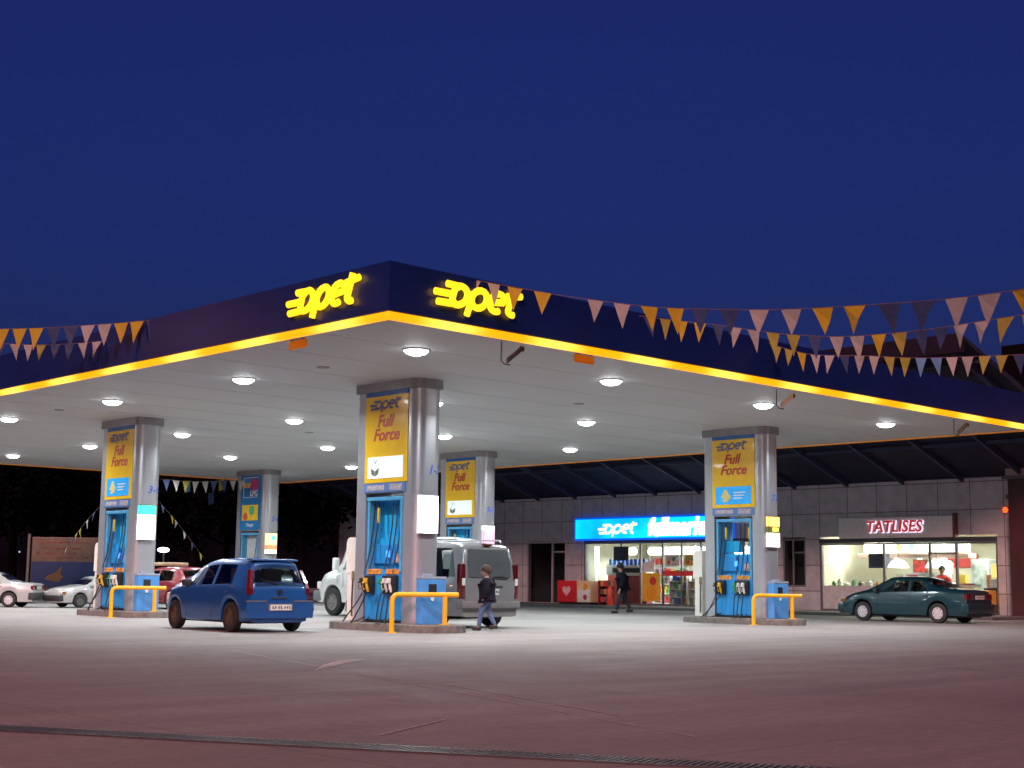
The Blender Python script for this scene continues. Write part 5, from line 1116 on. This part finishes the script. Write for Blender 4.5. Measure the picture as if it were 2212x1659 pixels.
pennants('longest pennant string, running from the right word sign to the upper right edge', [(872, 574, 24.3), (1000, 600, 23.6), (1120, 622, 22.9), (1225, 640, 22.9), (1400, 662, 22.0), (1550, 668, 21.0), (1700, 668, 20.0), (1850, 660, 18.9), (2000, 650, 17.8), (2130, 636, 16.7), (2330, 605, 15.0)], 0, 'o..wwoo.wwoobbwwoobbwwoobbwwoobbwwoobb', .19, 1, .24, .40, .2, .50)
pennants('middle pennant string across the right half of the fascia', [(1380, 682, 25.6), (1460, 692, 25.2), (1560, 703, 24.8), (1680, 720, 24.2), (1800, 727, 23.6), (1900, 722, 23.0), (2000, 712, 22.3), (2120, 694, 21.3), (2300, 665, 20.0)], 0, 'byoobwwyybwwoybbwwyybbwwyybb', .12, 2, .21, .39, .3, .34)
pennants('lowest pennant string across the right fascia near the right edge', [(1660, 742, 28.8), (1750, 765, 28.4), (1860, 768, 28.0), (1980, 773, 27.6), (2100, 770, 27.2), (2250, 764, 26.6)], 0, 'yyowwbwwyyllwwyybbwwyyblwwyy', .08, 3, .19, .38, .5, .24)
pennants('upper pennant string in front of the left fascia', [(-140, 716, 28.5), (0, 711, 28.4), (100, 708, 28.2), (200, 702, 28.0), (320, 692, 27.6), (440, 676, 27.0)], 0, 'wwoooobbwwoobbww', .06, 4, .32, .44, .15)
pennants('lower pennant string in front of the left fascia', [(-140, 742, 29.6), (0, 742, 29.4), (80, 745, 29.2), (160, 742, 29.0), (235, 734, 28.8), (300, 712, 28.4)], 0, 'wwobbwwybbww', .10, 5, .22, .36, .2)
pennants('tiny pennants hanging below the rear canopy edge', [(346, 1035, 54), (420, 1040, 54.4), (500, 1038, 55), (560, 1037, 55.5)], 0, 'bwywwbbww', .10, 6, .26, .45, .3)
pennants('sloping string of tiny pennants to the left of the left column', [(132, 1200, 52), (160, 1160, 51), (190, 1122, 50), (222, 1088, 49)], 0, '.w.boy.w.b.', .14, 7, .22, .30)
pennants('sloping string of tiny pennants to the right of the left column', [(345, 1085, 54), (380, 1125, 55), (410, 1165, 56), (440, 1205, 57)], 0, 'b.ow.w.b.yo.y', .14, 8, .22, .30)
for px, py, lab, c in ((405, 1052, 'small pale blue square flag below the rear canopy edge', 'l'), (455, 1078, 'small dim flag lower down behind the gas column', 'b'), (478, 1048, 'small olive flag just left of the gas column', 'y')):
    p = at(px, py, 58); s = thing('square_flag', lab, 'flag', p, FACE, 'small square flags behind the canopy')
    b = MB(); b.plate([(-.20, .22), (.20, .24), (.22, -.18), (-.16, -.24)], -.004, .004); b.build('cloth', pcol[c], s); b = MB(); b.tube([(-.3, 0, .24), (.3, 0, .26), (.3, 0, 6 if False else .9)], .006, 5); b.build('cord', black, s)

# ------------------------------------------------------------------ background
s = thing('billboard', 'dim billboard with beige upper half and dark blue lower half behind the left cars', 'billboard', G(138, 60), -TH)
b = MB(); b.rbox(-1.42, 1.6, -.05, .05, .50, 2.62, .02); b.build('backing', dgrey, s)
b = MB(); b.box(-1.38, 1.56, -.06, -.052, 1.60, 2.58); b.build('upper_sheet', mat('beige billboard sheet', (.15, .125, .09), .6, 0, .25, 2.5), s)
b = MB(); b.box(-1.38, 1.56, -.06, -.052, .54, 1.595); b.build('lower_sheet', mat('dark blue billboard sheet', (.022, .045, .14), .6, 0, .2, 2), s)
b = MB(); b.plate([(-.8, .85), (-.2, .75), (0, 1.0), (-.15, 1.05), (-.1, 1.42), (-.35, 1.15), (-.7, 1.0)], -.072, -.062); b.build('motif', mat('dull orange motif', (.18, .10, .04), .6), s)
b = MB()
for k, z_ in enumerate((2.36, 2.1, 1.9, 1.72)): b.box(-1.2 + .2 * (k % 2), 1.0 - .25 * (k % 3), -.068, -.062, z_, z_ + .09)
b.build('text_bars', mat('dull red bars', (.17, .08, .06), .6, 0, .5, 6), s)
b = MB(); b.tube([(-1.55, 0, 0), (-1.55, 0, 2.75)], .06, 8); b.tube([(1.7, 0, 0), (1.7, 0, 2.65)], .06, 8); b.build('post', mat('olive grey post', (.2, .2, .17), .6), s)
s = thing('yard_lamp', 'small bluish white lamp glowing far behind the left column', 'lamp', G(350, 70), -TH)
b = MB(); b.tube([(0, .1, 0), (0, .1, 2.25)], .05, 8); b.build('post', dgrey, s); b = MB(); b.sphere((0, 0, 2.33), .30, 14, .42); b.build('lantern', glow('far lantern', (.7, .9, 1), 5), s, smooth=True)
for px, py, dd, c, nm in ((42, 1245, 75, (.6, .75, 1), 'leftmost'), (1350, 0, 0, None, ''), ):
    if c is None: continue
    p = at(px, 1192, dd); s = thing('distant_light', 'faint bluish light point in the dark at the left edge', 'light', (p.x, p.y, 0)); b = MB(); b.sphere((0, 0, p.z), .05, 8); b.build('bulb', glow('faint far bulb', (.3, .4, .7), 1.0), s); b = MB(); b.tube([(0, 0, 0), (0, 0, p.z - .06)], .03, 6); b.build('post', black, s)

bark = mat('dark bark', (.008, .006, .006), .9, 0, .3, spec=0)
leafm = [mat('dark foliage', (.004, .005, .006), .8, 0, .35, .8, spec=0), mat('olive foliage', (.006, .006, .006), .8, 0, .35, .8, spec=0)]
def treemesh(seed, H_, Rr, n=1700):
    rr = random.Random(seed); t = MB(); t.tube([(0, 0, 0), (.1, .05, H_ * .25), (.0, .1, H_ * .5), (.1, 0, H_ * .8)], [.22, .17, .11, .04], 8)
    cl = []
    for k in range(11):
        a = rr.uniform(0, 6.28); z = H_ * rr.uniform(.35, .88); q = Rr * rr.uniform(.25, .75) * (1.1 - abs(z / H_ - .55)); c = (q * math.cos(a), q * math.sin(a), z); cl.append((c, Rr * rr.uniform(.35, .55))); t.tube([(0, 0, z * .7), (c[0] * .6, c[1] * .6, z * .9), c], [.07, .04, .015], 5)
    lf = MB()
    for k in range(n):
        c, q = rr.choice(cl); d = Vector((rr.gauss(0, 1), rr.gauss(0, 1), rr.gauss(0, 1))).normalized() * q * rr.random() ** .4
        p = Vector(c) + d; s1 = rr.uniform(.10, .24); u = Vector((rr.gauss(0, 1), rr.gauss(0, 1), rr.gauss(0, 1))).normalized(); v = u.orthogonal().normalized()
        i = len(lf.v); lf.v += [tuple(p + u * s1), tuple(p + v * s1 * .6), tuple(p - u * s1), tuple(p - v * s1 * .6)]; lf.f.append((i, i + 1, i + 2, i + 3))
    return t, lf
tp = []
for k in range(3): tp.append(treemesh(20 + k, 8.5 + k, 3.2 + .4 * k))
tl = [(-60, 66, 'at the left edge of the view'), (25, 74, 'behind the white saloon'), (90, 82, 'behind the billboard'), (160, 72, 'left of the left column'), (250, 84, 'behind the left column'), (345, 80, 'above the far lamp'), (415, 76, 'right of the far lamp'), (490, 86, 'left of the gas column'), (570, 84, 'behind the gas column'), (650, 74, 'right of the gas column'), (720, 82, 'above the white van nose'), (800, 90, 'behind the nearest column')]
made = {}
for i, (px, dd, wh) in enumerate(tl):
    k = i % 3; loc = G(px, dd); lab = 'dark night tree ' + wh
    if k not in made:
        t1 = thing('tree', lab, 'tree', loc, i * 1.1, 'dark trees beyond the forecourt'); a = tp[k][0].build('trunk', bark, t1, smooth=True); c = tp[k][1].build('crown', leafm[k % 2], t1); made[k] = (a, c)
    else:
        t1 = thing('tree', lab, 'tree', loc, i * 1.1, 'dark trees beyond the forecourt')
        for ch in made[k]: q = ch.copy(); sc.collection.objects.link(q); q.parent = t1
    t1.scale = (1.15,) * 3

# sodium street lamps of the road, left of the view and behind the camera
def streetlamp(lab, x, y, rz, e):
    t1 = thing('street_lamp', lab, 'street lamp', (x, y, 0), rz, 'orange street lamps along the road')
    b = MB(); b.tube([(0, 0, 0), (0, 0, 8.2), (.3, 0, 8.8), (1.4, 0, 9.0)], [.10, .06, .05, .04], 10); b.build('pole', mat('galvanised pole', (.25, .25, .25), .5, .6), t1, smooth=True)
    b = MB(); b.rbox(1.2, 2.0, -.16, .16, 8.95, 9.12, .04); b.build('head', dgrey, t1); b = MB(); b.sphere((1.65, 0, 8.94), .14, 12, .5); b.build('bulb', glow('sodium bulb', (1, .42, .12), 14), t1, smooth=True)
    ld = bpy.data.lights.new('lamp', 'AREA'); ld.shape = 'DISK'; ld.size = .35; ld.energy = e; ld.color = (1, .36, .16); o = bpy.data.objects.new('lamp', ld); sc.collection.objects.link(o); o.parent = t1; o.location = (1.65, 0, 8.82)
streetlamp('orange street lamp out of view to the left of the canopy', 3.0, 40.0, R(-60), 130)
streetlamp('orange street lamp beside the road behind the viewer', -7.0, 4.0, R(-20), 500)
